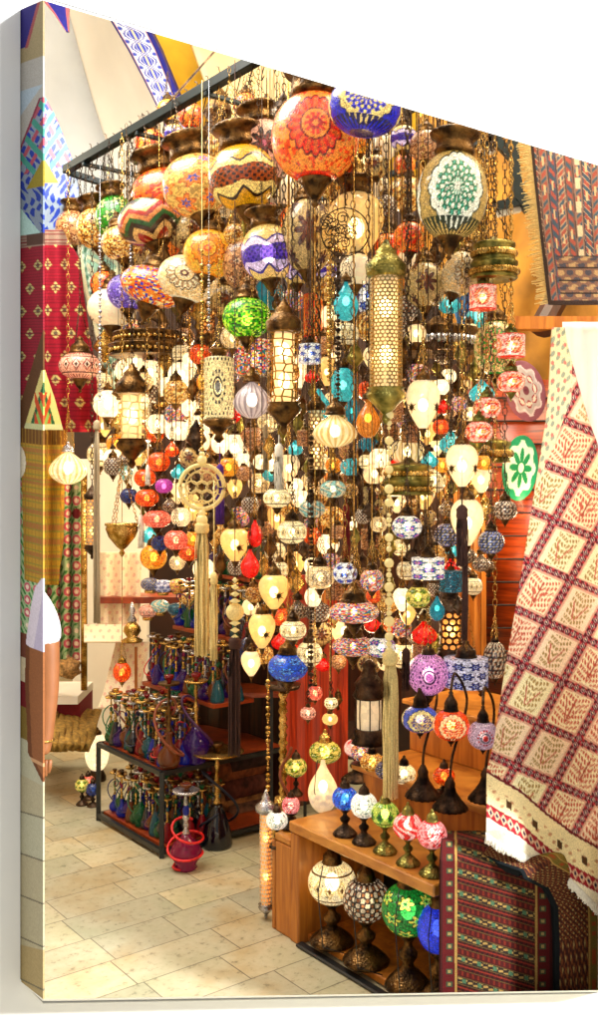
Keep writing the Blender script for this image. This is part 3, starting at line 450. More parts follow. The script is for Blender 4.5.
L_=[
(315,138,75,78,'globe','or','mos1',-.05,'C','largest orange globe lamp with red medallions in the top row','b',0),
(265,152,48,56,'globe','pk','mos1',.15,'C','pink mosaic globe lamp with dark stars left of the largest orange globe','b',-12),
(243,178,60,56,'globe','yb','mos1',0,'C','yellow globe lamp with brown scalloped bands','b',-8),
(196,186,58,54,'globe','cf','mos1',.05,'C','cream globe lamp with small coloured flowers in the top row','b',-14),
(163,197,56,48,'globe','orf','mos1',.12,'C','orange globe lamp with red flowers left of the cream flowered globe','b',-14),
(151,221,58,42,'globe','zz','mos0',.03,'B','tan globe lamp with red and dark zigzag bands','b',-16),
(116,219,36,40,'globe','gr','mos1',.2,'C','green globe lamp with pale flowers behind the zigzag lamp','b',-10),
(97,229,36,36,'globe','am','mos1',.15,'C','amber mosaic globe lamp at the left of the top row','b',-10),
(121,243,34,30,'globe','am','mos1',.02,'B','amber mosaic globe lamp below the green flowered globe','b',-10),
(73,229,30,32,'globe','bc','frost0',.25,'C','smoky brown glass globe lamp, leftmost of the top row','b',0),
(106,262,34,34,'globe','tgl','frost0',.35,'B','pale sea green glass lamp under the amber lamps at left','b',0),
(365,108,74,54,'globe','bl','mos1',-.05,'n','blue mosaic globe lamp with cream flowers at the top edge','b',8),
(452,196,70,88,'globe','gw','mos1',-.06,'C','large white and green globe lamp with petal flowers','b',3),
(356,228,56,68,'tear','crm','frost',.22,'C','tall cream glass lamp with wide bronze collar and scroll wire','b',0),
(308,236,46,66,'globe','cs','mos0',.2,'B','cream globe lamp with rust stars left of the tall cream lamp','b',0),
(153,287,56,34,'globe','mc','mos1',.0,'B','orange lamp with blue and yellow tile chips at the left','b',16),
(128,292,36,32,'globe','lv','mos1',.15,'S','lavender mosaic globe lamp behind the tile chip lamp','b',0),
(188,279,52,40,'globe','cm','mos1',.1,'B','cream globe lamp with a dark brown flower medallion','b',12),
(210,254,46,42,'globe','yr','mos1',.12,'B','yellow globe lamp with orange medallions in the second row','b',10),
(243,264,36,46,'globe','bc','mos1',.25,'B','brown and cream flowered globe lamp beside the violet patterned globe','b',0),
(268,253,46,50,'globe','pu','mos2',.05,'C','cream globe lamp with violet scalloped bands','b',-6),
(297,266,30,34,'globe','pu','mos1',.3,'S','small cream and violet globe lamp behind the larger violet banded one','b',0),
(112,308,42,34,'globe','crw','frost0',.2,'B','pale yellow crackled glass lamp at left above the red and pink lamp','b',0),
(80,366,42,27,'globe','pm','mos1',.0,'B','flat pink and brown diamond patterned lamp near the red hanging cloth','b',0),
(247,318,42,36,'globe','gv','mos2',.1,'B','vivid green mosaic globe lamp in the middle','b',0),
(254,358,40,36,'cyl','cnf','mos2',.4,'S','multicoloured drum lamp behind the small cylinder lantern','b',0),
(269,295,26,30,'globe','tqd','frost0',.4,'S','small teal glass lamp above the pierced middle lantern','b',0),
(313,316,20,44,'cyl','or','mos1',.4,'B','narrow orange cylinder lamp left of the turquoise drop','b',0),
(346,301,25,40,'drop','tq','crackle',.1,'B','turquoise crackled glass drop lamp nearest the tall pierced lantern','b',0),
(366,296,26,34,'globe','bw','mos2',.4,'S','lilac and white lamp peeking from behind the tall pierced lantern','b',0),
(343,385,25,36,'globe','tq','crackle',.15,'B','turquoise glass lamp left of the tall pierced lantern foot','b',0),
(319,404,24,32,'drop','tq','crackle',.2,'S','turquoise glass lamp above the clear ribbed lamp, left','b',0),
(352,411,16,26,'globe','tqd','crackle',.3,'S','smallest turquoise glass lamp beside the amber bottle lamp','b',0),
(310,354,22,20,'cyl','bw','mos3',.1,'B','small white drum lamp with blue flowers beside the middle pierced lantern','b',0),
(327,372,18,30,'tear','crm','frost',.3,'S','narrow cream lamp below the small blue and white drum lamp','b',0),
(425,285,42,46,'globe','cs','mos0',.2,'B','beige globe lamp with rust spots right of the tall pierced lantern','b',0),
(460,274,36,46,'globe','cm','mos0',.12,'B','dark brown globe lamp with a cream sunflower under the green globe','b',20),
(496,348,44,56,'globe','mlt','mos1',.35,'B','cream globe lamp with green and red medallions behind the small red flower lamps','b',0),
(423,405,34,50,'tear','crw','frost',.0,'B','cream teardrop lamp with bronze sunbursts below the tall pierced lantern','b',0),
(462,466,32,44,'tear','crw','frost',.0,'B','cream teardrop lamp with sunbursts, upper of the pair right of centre','b',0),
(467,523,33,48,'tear','crw','frost',.05,'B','cream teardrop lamp behind the dark hanging tassel, lower of the pair','b',0),
(274,592,31,36,'tear','crm','frost',.05,'B','yellow teardrop lamp with sunburst, upper one in the lower middle','b',0),
(262,631,27,36,'tear','crm','frost',.0,'B','yellow teardrop lamp with sunburst above the blue mosaic lamp','b',0),
(235,545,30,34,'tear','crm','frost',.1,'B','cream teardrop lamp beside the red glass lamps','b',0),
(252,400,36,38,'onion','cl','frost',.08,'B','clear violet tinged ribbed glass lamp under the drum lamp','b',0),
(335,431,42,34,'onion','wr','frost',.0,'B','wide clear ribbed glass lamp with a bright bulb','b',0),
(368,418,24,40,'drop','amb','crackle',.1,'B','amber ribbed glass lamp shaped like an upturned bottle','b',0),
(300,372,14,34,'tear','wh','ball',.35,'S','narrow glowing lamp behind the middle pierced lantern','b',0),
(407,452,34,26,'globe','wr','frost',.3,'S','pale ribbed lamp above the pierced brass ring','b',0),
(277,498,28,20,'globe','cr','mos3',.0,'B','flat cream mosaic lamp left of centre under a white tassel','b',0),
(292,532,30,24,'globe','cr','mos3',.05,'B','cream mosaic lamp with dark dots right of the flat cream one','b',0),
(255,533,16,28,'drop','rd','crackle',.15,'S','small red glass lamp, upper of two','b',0),
(250,563,19,30,'drop','rd','crackle',.1,'S','small red glass lamp, lower of two','b',0),
(293,630,27,20,'globe','cr','mos2',.0,'B','small cream lamp with brown dots between yellow teardrop and column','b',0),
(288,667,40,28,'globe','bs','mos1',.05,'B','bright blue mosaic lamp with pale scallops','b',0),
(333,489,26,18,'globe','swr','mos2',.1,'B','flat teal and amber lamp under the clear ribbed lamp','b',0),
(312,509,26,18,'globe','swr','mos1',.15,'B','flat sea green lamp lower left of the flat teal one','b',0),
(368,447,24,20,'globe','tqd','mos1',.4,'S','small blue lamp behind the bead string','b',0),
(352,467,24,18,'globe','tq','mos1',.35,'S','flat turquoise lamp left of the bead string','b',0),
(407,527,30,24,'globe','wf','mos3',.0,'B','white mosaic lamp with violet flowers under the brass ring','b',0),
(428,568,33,22,'cyl','wf','mos3',.0,'B','white drum lamp with blue and pink flowers, lower right of the brass ring','b',0),
(447,535,26,24,'globe','dm','mos1',.2,'S','grey and blue mosaic globe left of the lower cream teardrop','b',0),
(491,542,26,24,'globe','dm','mos1',.0,'B','lower grey and purple mosaic ball lamp before the plank wall','b',0),
(505,510,24,20,'globe','tk','mos1',.1,'B','upper dark mosaic ball lamp before the plank wall','b',0),
(418,597,25,22,'globe','ygf','mos2',.1,'B','olive mosaic lamp below the white flowered drum lamp','b',0),
(402,600,18,24,'tear','wh','ball',.2,'S','small glowing white lamp left of the olive mosaic lamp','b',0),
(451,581,24,22,'cyl','teal','mos1',.1,'S','teal drum lamp right of the white flowered drum','b',0),
(437,608,16,26,'drop','tqd','crackle',.1,'S','small aqua drop lamp above the pierced dark cylinder','b',0),
(372,580,24,23,'globe','cnf','mos2',.0,'B','round lamp of red and yellow confetti mosaic left of the bead string','b',0),
(354,612,50,22,'globe','cnf','mos3',.0,'B','wide flat confetti mosaic lamp, upper of two in the lower centre','b',0),
(353,646,42,20,'globe','cnf','mos2',.05,'B','flat confetti mosaic lamp, lower of two in the lower centre','b',0),
(381,647,30,21,'globe','wf','mos3',.1,'B','white flowered lamp right behind the bead column','b',0),
(320,577,30,24,'globe','cm','mos2',.1,'B','cream lamp with dark rosettes right of the red wood','b',0),
(345,573,24,22,'globe','bw','mos3',.15,'S','white lamp with blue flowers above the wide confetti lamp','b',0),
(312,566,16,18,'globe','wh','ball',.2,'S','small round white lamp left of the rosette lamp','b',0),
(313,597,17,20,'globe','crw','ball',.1,'S','small round white lamp above the tall brown teardrop chain','b',0),
(318,612,26,20,'globe','tk','mos1',.25,'S','small brown mosaic lamp beside the wide confetti lamp','b',0),
(176,540,24,20,'globe','pkg','mos3',.0,'S','pink mosaic ball lamp lowest in the orange cluster','b',0),
(157,519,28,18,'globe','pkg','mos3',.05,'S','flat coral lamp low in the orange cluster','b',0),
(160,543,18,16,'globe','nvy','mos1',.1,'S','navy mosaic lamp beside the lowest pink one','b',0),
(159,462,22,20,'globe','og','mos3',.0,'S','orange mosaic lamp at the top of the cluster','b',0),
(145,478,22,18,'globe','og','mos3',.05,'S','orange mosaic lamp at the left of the cluster','b',0),
(147,498,24,18,'globe','og','mos3',.0,'S','orange mosaic lamp in the centre of the cluster','b',0),
(164,486,18,15,'globe','vio','crackle',.0,'S','magenta glass lamp in the orange cluster','b',0),
(172,449,14,16,'drop','og','mos3',.1,'S','small red orange drop lamp over the cluster','b',0),
(129,496,18,16,'globe','nvy','mos1',.1,'S','dark blue mosaic lamp left of the orange cluster','b',0),
(126,473,14,16,'globe','swr','mos2',.2,'S','small pale lamp left above the orange cluster','b',0),
(181,517,20,20,'globe','crw','mos2',.2,'S','pale lamp between the coral lamp and the round metal ornament','b',0),
(189,552,22,18,'globe','og','mos2',.25,'S','amber red lamp behind the cream tassel','b',0),
(68,468,36,34,'onion','wr','ball',-.05,'S','lit ribbed glass lamp alone at the left before the gold cloth','s',0),
(122,672,18,20,'globe','og','mos3',.35,'B','small orange mosaic lantern hanging over the bench end','y',0),
(315,693,15,15,'globe','pkg','mos2',.1,'S','tiny pink and white ball lamp over the red wood','b',0),
(330,719,16,12,'globe','crm','frost',.15,'S','tiny cream lamp right of the red wood','b',0),
(308,713,16,13,'globe','pm','mos2',.0,'S','tiny pink patterned lamp over the red wood','b',0),
(331,703,14,12,'globe','cr','mos2',.1,'S','tiny cream mosaic lamp under the confetti lamps','b',0),
(483,298,27,25,'cyl','rf','mos3',.0,'B','small red flower lamp, highest under the brass crown at right','g',0),
(511,346,28,24,'cyl','rf','mos3',.0,'B','small red flower lamp, second from the top under the crown','g',0),
(511,382,28,22,'globe','rf','mos3',.0,'B','small red flower lamp, third under the crown','g',0),
(487,408,28,22,'globe','rf','mos3',.03,'B','small red flower lamp, fourth under the crown, left','g',0),
(479,432,28,22,'globe','rf','mos3',.0,'B','small red flower lamp, lowest under the crown','g',0),
(466,672,44,30,'cyl','pnb','mos1',.15,'B','drum lamp with fine blue and white bands near the plank wall','d',0),
(428,674,40,42,'globe','lil','mos2',.12,'S','lilac mosaic globe lamp left of the blue and white banded drum','d',0),
(495,660,24,38,'globe','tk','mos1',.2,'S','dark grey mosaic lamp at the edge of the red lattice carpet','d',0),
]
STAR={'cream teardrop','yellow teardrop'}
for e in L_:
    x,y,w_,h_,sh,pk,mat,dd,cap,lab,mt,ti=e
    if y<330 and sh=='globe' and x<340: w_*=1.17; h_*=1.12
    if pk=='rf': mat='mos2'
    dec=(-.9,.9) if ('sunburst' in lab) else None
    if lab.startswith('yellow teardrop') or lab.startswith('cream teardrop lamp beside'): dec=(.35,)
    kw={}
    if (w_<31 and dd>=.3): pass
    hanging(x,y,w_,h_,sh,pk,mat,dd,cap,lab,mt,tilt=ti,deco=dec,rib=(.05 if sh=='onion' else 0),group=(TOP if cap=='C' else 'glass lamps hanging in the stall'),spin=(0 if (w_>44 or dec or sh=='onion') else None))
# scroll wire on the tall cream lamp
# glowing white ball lamps in the back chandeliers
ORD=['first','second','third','fourth','fifth','sixth','seventh','eighth','ninth','tenth','eleventh','twelfth']
WH=[(150,373,26,26),(181,375,26,26),(167,387,18,20),(127,371,24,24),(108,404,30,28),(158,424,24,20),(178,431,26,20),(198,427,26,24),(203,440,20,22),(235,448,28,28),(113,458,20,18),(140,401,18,18),(221,443,20,22),(212,425,20,18),(190,408,18,18),(190,360,16,16),(135,360,16,16),(245,462,14,18),(262,462,18,16),(272,462,14,20)]
for i,(x,y,w_,h_) in enumerate(WH):
    hanging(x,y,w_,h_,'globe','wh' if i%3 else 'crw','ball' ,.28+.02*(i%4),'S','glowing white glass ball lamp, number %s'%i if False else ['large','small'][w_<23]+' glowing white ball lamp, '+['upper','lower'][y>395]+' chandelier row, '+ORD[sum(1 for q in WH if (q[1]>395)==(y>395) and (q[2]<23)==(w_<23) and q[0]<x)]+' of its size from left',"b",group='glowing white ball lamps in the chandeliers at left',top=y-w_*1.3-14 if False else None)
# ---------------- pierced metal lanterns ----------------
def tube_lantern(x,y,w,h,D,label,col,mats,nu,nv,thr,star=False,glow='glow',metal_='bronze',hangs=True,dome=1.0,capw=1.15,foot=True):
    s=D/F; W=w*s; Hh=h*s; c=P(x,y,D); r=empty('pierced_lantern' if hangs else 'floor_lantern',c,label,'lantern','pierced metal lanterns')
    n=64; prof=[(W/2,-Hh/2+Hh*i/12) for i in range(13)]; v=[];f=[];uv=[]
    for j,(q,z) in enumerate(prof):
        for i in range(n+1): a=2*PI*i/n; v.append((q*math.cos(a),q*math.sin(a),z)); uv.append((i/n,j/12))
    for j in range(12):
        for i in range(n): f.append((j*(n+1)+i,j*(n+1)+i+1,(j+1)*(n+1)+i+1,(j+1)*(n+1)+i))
    mesh('pierced_body',v,f,pierced('pierced_'+str(nu)+'_'+str(nv),col,nu,nv,thr,star),r,True,uvs=uv)
    MB().lathe([(W*.36,-Hh*.49),(W*.36,Hh*.49)],n=24).build('inner_glass',M[glow],r)
    for zb in ((0,) if Hh<W*2.4 else (-Hh*.2,Hh*.22)): MB()._sph((0,0,zb),[(max(.2*W*math.sin(PI*j/8),1e-5),-.2*W*math.cos(PI*j/8)) for j in range(9)],12,(1,1,1.5)).build('bulb',M['bulb'],r)
    m=M[metal_]
    for z in(-Hh/2,Hh/2): pass
    mb=MB().lathe([(W*.56,Hh*.49),(W*.6,Hh*.5+W*.06),(W*.52*capw,Hh*.5+W*.1),(W*.55*capw,Hh*.5+W*.3*dome),(W*.45,Hh*.5+W*.5*dome),(W*.3,Hh*.5+W*.66*dome),(W*.32,Hh*.5+W*.74*dome),(W*.16,Hh*.5+W*.9*dome),(W*.06,Hh*.5+W*1.1*dome)],n=32,rib=.03); mb.build('domed_top',m,r)
    if foot: MB().lathe([(W*.05,-Hh*.5-W*1.1),(W*.14,-Hh*.5-W*.95),(W*.1,-Hh*.5-W*.8),(W*.3,-Hh*.5-W*.6),(W*.36,-Hh*.5-W*.52),(W*.55,-Hh*.5-W*.34),(W*.6,-Hh*.5-W*.2),(W*.5,-Hh*.5-W*.06),(W*.58,-Hh*.5+.001)],n=32,rib=.03).build('turned_foot',m,r)
    if hangs:
        mb=MB(); z=Hh*.5+W*1.08*dome; chain(mb,(0,0,z),(0,0,ZB-c.z),.002,.03); mb.build('chain',M['dark'],r,False)
    return r
tube_lantern(386,332,33,112,Dl(386)-.02,'tall brass lantern pierced with rows of small round holes, largest of the lanterns',hx('a8905c'),0,22,30,.36,metal_='green_brass',glow='glow_w')
tube_lantern(284,367,29,72,Dl(284)-.02,'brass lantern with a pierced net of stars between the green globe and clear ribbed lamps',hx('a07838'),0,9,9,.09,True,glow='glow_w')
tube_lantern(132,416,27,46,Dl(132)+.0,'short cream metal lantern pierced with fine net at left',hx('e8d4a0'),0,9,6,.10,True,glow='glow_w')
tube_lantern(92,522,13,46,Dl(92)+.0,'thin silver pierced lantern at far left before the pale wall',hx('b0a890'),0,10,14,.36,metal_='dark')
tube_lantern(316,440,16,60,Dl(316)+.15,'narrow white pierced lantern behind the clear ribbed lamp',hx('c8b080'),0,10,16,.36,glow='glow_w')
tube_lantern(451,630,24,38,Dl(420)+.25,'dark drum lantern punched with round holes over the banded drum lamp',hx('3a2c20'),0,10,6,.38,metal_='dark')
tube_lantern(206,305,18,60,Dl(206)+.35,'thin amber pierced lantern behind the second row of globes',hx('7a4c20'),0,10,16,.36)
# drum lamp with circle pattern
r=hanging(219,388,30,62,'cyl','cy','mos2',.0,'C','cream cylinder lamp with dotted circles and bronze ends','b',group='glass lamps hanging in the stall',spin=0)
MB().lathe([(.006,-.20),(.02,-.185),(.012,-.17),(.035,-.145),(.06,-.13),(.062,-.118),(.05,-.112)],n=24).build('turned_foot',M['bronze'],r)
# dark glass carriage lantern low in the centre
c=P(369,713,3.35); r=empty('carriage_lantern',c,'dark metal lantern with pale glass drum, low in the centre','lantern')
shade('glass_shade','cyl',.082,.11,pf('crw'),M['frost'],r)
MB().lathe([(.05,.05),(.056,.06),(.045,.08),(.05,.1),(.03,.125),(.02,.15),(.026,.16),(.008,.18)],n=24).build('domed_top',M['dark'],r); MB().lathe([(.06,-.1),(.05,-.085),(.052,-.055),(.045,-.05)],n=24).build('foot',M['dark'],r)
mb=MB()
for k in range(8): a=2*PI*k/8; mb.tube([(.045*math.cos(a),.045*math.sin(a),-.055),(.047*math.cos(a),.047*math.sin(a),0),(.045*math.cos(a),.045*math.sin(a),.055)],.0022,4)
mb.build('cage',M['dark'],r); mb=MB(); chain(mb,(0,0,.18),(0,0,ZB-c.z),.0017,.034); mb.build('chain',M['dark'],r,False)
# white standing lamps behind the dark lantern column
# brass crowns (pierced rings)
def crown(x,y,w,h,D,label,m='green_brass',beads=False,tiers=2):
    s=D/F; W=w*s/2; Hh=h*s; c=P(x,y,D); r=empty('brass_chandelier',c,label,'chandelier','pierced brass chandelier rings')
    n=64;v=[];f=[];uv=[]
    prof=[]
    for t in range(tiers):
        z0=-Hh/2+t*Hh/tiers; q=W*(1-.10*t)
        prof+= [(q*.97,z0),(q*1.03,z0+.04*Hh),(q*.97,z0+.1*Hh),(q*.96,z0+Hh/tiers*.7),(q*1.03,z0+Hh/tiers*.8),(q*1.03,z0+Hh/tiers*.95)]
    prof+=[(W*.8,Hh/2+.002),(W*.3,Hh/2+W*.12),(W*.1,Hh/2+W*.3)]
    mb=MB(); mb.lathe(prof,n=48); mb.build('ring_body',M[m],r)
    mb=MB()
    for k in range(44):      # row of raised studs
        a=2*PI*k/44
        for t in range(tiers): mb._sph((W*(1-.10*t)*.985*math.cos(a),W*(1-.10*t)*.985*math.sin(a),-Hh/2+Hh/tiers*(t+.42)),[(max(Hh*.1/tiers*2*math.sin(PI*j/4),1e-5),-Hh*.1/tiers*2*math.cos(PI*j/4)) for j in range(5)],6,(1,1,1))
    mb.build('studs',M['brass'] if not beads else M['silver'],r)
    mb=MB()
    for q in range(3): a=q*2.094+.4; chain(mb,(W*.9*math.cos(a),W*.9*math.sin(a),Hh/2),(0,0,Hh/2+W*2.0),.0016,.02)
    chain(mb,(0,0,Hh/2+W*2.0),(0,0,ZB-c.z),.0018,.03); mb.build('chain',M['dark'],r,False); return r
crown(494,262,46,36,3.0,'large two tier brass crown at right above the small red flower lamps')
crown(408,480,50,30,3.12,'two tier green brass crown with pierced bands right of centre')
crown(487,452,46,22,3.35,'small dark brass crown behind the small red flower lamps',tiers=1)
crown(438,341,76,26,3.5,'wide copper crown with a row of glass studs behind the teardrop lamp','bronze',True,1)
crown(150,345,80,24,Dl(150)+.32,'wide bronze crown over the glowing white ball lamps at left','bronze',False,2)
crown(190,405,66,14,Dl(180)+.5,'lower bronze crown between the rows of glowing ball lamps','bronze',False,1)
crown(320,250,40,16,3.6,'small bronze crown behind the rust star globe','bronze',False,1)
# ---------------- tassels, beads and ornaments ----------------
def tassel(x,y0,y1,w,D,mat,label,top=None,head=True,group='hanging tassels'):
    s=D/F; W=w*s; a=P(x,y0,D); L=(y1-y0)*s; r=empty('tassel',a,label,'tassel',group)
    mb=MB(); n=max(30,int(w*3.2)); 
    for k in range(n):
        q=math.sqrt(R.random())*W/2; t=R.uniform(0,2*PI); x1,y1_=q*math.cos(t),q*math.sin(t)
        p=[(x1*.55,y1_*.55,-.012),(x1*.95,y1_*.95,-L*.15)]+[(x1*R.uniform(.93,1.05)+R.uniform(-.002,.002),y1_+R.uniform(-.002,.002),-L*(.15+.85*j/5)*(1 if j<5 else R.uniform(.985,1.01))) for j in range(1,6)]
        mb.tube(p,.0019 if w<14 else .0027,4)
    mb.build('threads',M[mat],r)
    if head: MB().lathe([(W*.42,-.022),(W*.5,-.012),(W*.46,.0),(W*.5,.008),(W*.28,.018),(W*.1,.022)],n=16).build('head',M[mat],r)
    if top: MB().tube([(0,0,.02),(0,0,(y0-top)*s)],.0022,5).build('cord',M[mat],r)
    return r
tassel(390,657,797,16,2.96,'cream_thread','longest cream tassel under the string of glass beads right of centre',top=655)
tassel(202,527,655,15,Dl(202)-.1,'cream_thread','wide cream tassel under the round openwork ornament')
tassel(214,578,660,8,Dl(214)-.12,'cream_thread','narrow gold cream tassel beside the wide cream one',top=480)
tassel(235,642,755,13,Dl(235)-.1,'brown_thread','long dark brown tassel under the round cream bead')
tassel(462,512,566,12,2.97,'brown_thread','dark brown tassel in front of the lower cream teardrop',top=410)
tassel(465,552,640,5,2.99,'brown_thread','thin dark cord tassel hanging below the dark brown one',head=False)
tassel(220,470,524,8,Dl(220)+.1,'violet_thread','violet tassel right of the round openwork ornament',top=430)
tassel(279,450,490,9,Dl(279)-.05,'white_thread','white tassel above the flat cream mosaic lamp',top=435)
tassel(97,425,622,8,Dl(97)-.05,'grey_thread','long grey beige tassel at the left before the pale wall',top=400)
tassel(406,655,690,9,3.05,'brown_thread','short brown tassel right of the bead column',top=600)
tassel(148,470,485,5,Dl(148)-.05,'white_thread','thin white tassel over the orange cluster',top=440)
tassel(141,520,548,6,Dl(141)-.02,'white_thread','short white tassel left of the orange cluster',top=500)
tassel(360,455,520,7,3.35,'brown_thread','dark red brown tassel behind the bead string, left',top=430)
tassel(372,495,545,8,3.4,'brown_thread','dark brown tassel behind the flat teal lamp',top=430)
tassel(346,510,560,7,3.4,'red_thread','dark red tassel between the teal and the mosaic lamps',top=450)
tassel(266,430,470,6,Dl(266)+.2,'grey_thread','pale beige tassel near the clear violet tinged lamp',top=400)
# bead string
D=2.96; r=empty('bead_string',P(389,655,D),'string of clear and gold glass beads above the long cream tassel','bead string'); s=D/F
bg=glass('clear_bead',hx('e8d89a'),.35,.3)
mb=MB(); y=0
seq=[8,6,9,5,11,6,4,9,5,10,4,6,4]
z=0
for i,q in enumerate(seq): mb._sph((0,0,z+q*s/2),[(max(q*s/2*math.sin(PI*j/8),1e-5),-q*s/2*math.cos(PI*j/8)) for j in range(9)],14,(1,1,1)); z+=q*s
for i in range(26):
    q=[4,6,4,9][i%4] if i%9 else 10
    mb._sph((0,0,z+q*s/2),[(max(q*s/2*math.sin(PI*j/6),1e-5),-q*s/2*math.cos(PI*j/6)) for j in range(7)],10,(1,1,1)); z+=q*s+ (6*s if i%3==0 else 0)
mb.build('beads',bg,r); MB().tube([(0,0,0),(0,0,ZB-r.location.z)],.0016,5).build('cord',M['brass'],r)
for (x,yy,lab) in [(235,612,'round cream bead with gold cones above the long dark tassel')]:
    D=Dl(x)-.1; s=D/F; r=empty('bead_ornament',P(x,yy,D),lab,'ornament')
    MB()._sph((0,0,0),[(max(9*s*math.sin(PI*j/10),1e-5),-9*s*math.cos(PI*j/10)) for j in range(11)],20,(1,.6,1)).build('round_bead',M['cream_thread'],r)
    mb=MB()
    for k in range(4):
        for sg in(1,-1): z0=sg*(11+k*7)*s; mb.lathe(sorted([(.001,z0-3*s),((6-k)*s,z0),(.001,z0+3*s)],key=lambda q:q[1]),n=10)
    mb.build('cone_beads',bg,r); MB().tube([(0,0,-30*s),(0,0,ZB-r.location.z)],.0016,5).build('cord',M['brown_thread'],r)
# bead curtain strings at left
for (x,ya,yb,dd,mt) in [(202,250,460,-.1,'brass'),(100,215,400,-.02,'silver'),(131,230,300,0,'silver'),(209,260,330,-.06,'silver'),(338,250,420,.05,'dark'),(329,240,380,.0,'brass'),(311,430,700,.1,'dark'),(268,680,790,.1,'brass')]:
    D=Dl(x)+dd; s=D/F; r=empty('bead_string',P(x,yb,D),{202:'string of small gold beads above the round openwork ornament',100:'silver bead string at far left under the smoky lamp',131:'short silver bead string left of the zigzag lamp',209:'short silver bead string by the yellow medallion lamp',338:'dark bead string left of the turquoise drop lamp',329:'brass bead string near the rust star globe',311:'long dark bead string in front of the red wood',268:'brass bead string over the low cabinet end'}[x],'bead string'); mb=MB(); z=0; L=(yb-ya)*s
    while z<L: q=R.choice([.006,.009,.013]); mb._sph((0,0,z),[(max(q/2*1.4*math.sin(PI*j/5),1e-5),-q/2*math.cos(PI*j/5)) for j in range(6)],8,(1,1,1.1)); z+=q*1.3
    mb.tube([(0,0,0),(0,0,ZB-r.location.z)],.0011,4); mb.build('beads',M[mt],r)
# round openwork ornament
D=Dl(202)-.1; s=D/F; c=P(202,487,D); r=empty('openwork_disc',c,'round openwork gold disc ornament above the wide cream tassel','ornament')
mb=MB(); ax=(Vector((1,0,0)),Vector((0,0,1)))
mb.ring((0,0,0),22*s,2.2*s,40,8,ax).ring((0,0,0),16.5*s,.9*s,32,5,ax); 
for k in range(6): a=k*PI/3; mb.ring((10*s*math.cos(a),0,10*s*math.sin(a)),6*s,.8*s,16,5,ax)
mb.ring((0,0,0),6*s,1*s,16,5,ax)
for k in range(16): a=k*PI/8; mb.tube([(16*s*math.cos(a),0,16*s*math.sin(a)),(22*s*math.cos(a),0,22*s*math.sin(a))],.5*s,4)
mb.build('disc',M['cream_thread'],r)
mb=MB()
for z,q in[(-26,4),(-33,6),(-39,4),(27,5),(33,3)]: mb._sph((0,0,z*s),[(max(q*s*math.sin(PI*j/8),1e-5),-q*s*math.cos(PI*j/8)) for j in range(9)],12,(1,1,1))
mb.build('beads',bg,r); MB().tube([(0,0,30*s),(0,0,ZB-c.z)],.0016,5).build('cord',M['cream_thread'],r)
# brass heart shaped pierced lantern at left
D=Dl(122)-.05; s=D/F; c=P(122,535,D); r=empty('brass_pendant',c,'pierced brass pendant bowl on three chains at left','lantern')
MB().lathe([(.002,-22*s),(3*s,-18*s),(1.5*s,-15*s),(5*s,-12*s),(13*s,-2*s),(16*s,6*s),(15*s,9*s),(17*s,10*s),(16.5*s,12*s)],n=32,rib=.08,ribn=16).build('bowl',M['brass'],r)
mb=MB()
for q in range(3): a=q*2.094+.3; chain(mb,(16*s*math.cos(a),16*s*math.sin(a),11*s),(0,0,70*s),.0017,.02)
chain(mb,(0,0,70*s),(0,0,ZB-c.z),.0018,.03); mb.build('chain',M['brass'],r,False)
# scroll wire shade on the tall cream lamp
D=Dl(356)+.1; s=D/F; r=empty('wire_ornament',P(345,232,D),'black curled wire ornament before the tall cream glass lamp','ornament'); mb=MB()
for k in range(14):
    x0,z0=R.uniform(-22,22)*s,R.uniform(-16,16)*s; sg=R.choice([-1,1]); mb.tube([(x0+sg*(7*s*(1-.8*t))*math.cos(t*9),-.01*t,z0+(7*s*(1-.8*t))*math.sin(t*9)) for t in [i/14 for i in range(15)]],.0018,4)
mb.ring((0,0,0),24*s,.7*s,28,5,ax); mb.tube([(0,0,24*s),(0,0,110*s)],.002,4); mb.build('scrolls',M['dark'],r)
# small brass pendants and finials that fill the depth of the stall
def near(x,y):
    best=None
    for q in L_:
        dx=x-q[0]; dy=y-q[1]; d=abs(dx)+abs(dy)
        if d>9 and (best is None or d<best[0]): best=(d,dx,dy,q[9])
    d,dx,dy,l=best; import re
    s=re.split(r' (?:and|through|over|glass|from|with|under|left|right|behind|above|below|beside|at|in|before|over|near|nearest|alone|between|hanging|lowest|peeking|shaped|of|,)\b|,',l)[0]; w_=('just above' if dy<0 else 'just below') if abs(dy)>abs(dx) else ('just left of' if dx<0 else 'just right of')
    return w_+' the '+' '.join(s.split()[:4])
def pend(x,y,w,h,D,k):
    s=D/F; c=P(x,y,D); r=empty('small_pendant',c,['small brown bronze','small blackened metal','small greenish brass','small bright brass'][k%4]+' pendant '+near(x,y),'pendant','small dark brass pendants half hidden among the lamps'); W=w*s;Hh=h*s
    MB().lathe([(W*.05,-Hh*.5),(W*.2,-Hh*.4),(W*.1,-Hh*.3),(W*.5,-Hh*.05),(W*.48,0),(W*.3,Hh*.2),(W*.34,Hh*.26),(W*.12,Hh*.4),(W*.05,Hh*.5)],n=14,rib=.05).build('body',M[['bronze','dark','green_brass','brass'][k%4]],r)
    mb=MB(); mb.tube([(0,0,Hh*.5),(0,0,ZB-c.z)],.0011,4); mb.build('cord',M['dark'],r,False)
for i in range(70):
    x=R.uniform(95,500); y=R.uniform(225,700) if x>230 else R.uniform(225,560)
    pend(x,y,R.uniform(7,16),R.uniform(14,30),Dl(min(x,390))+R.uniform(.12,.8),i)
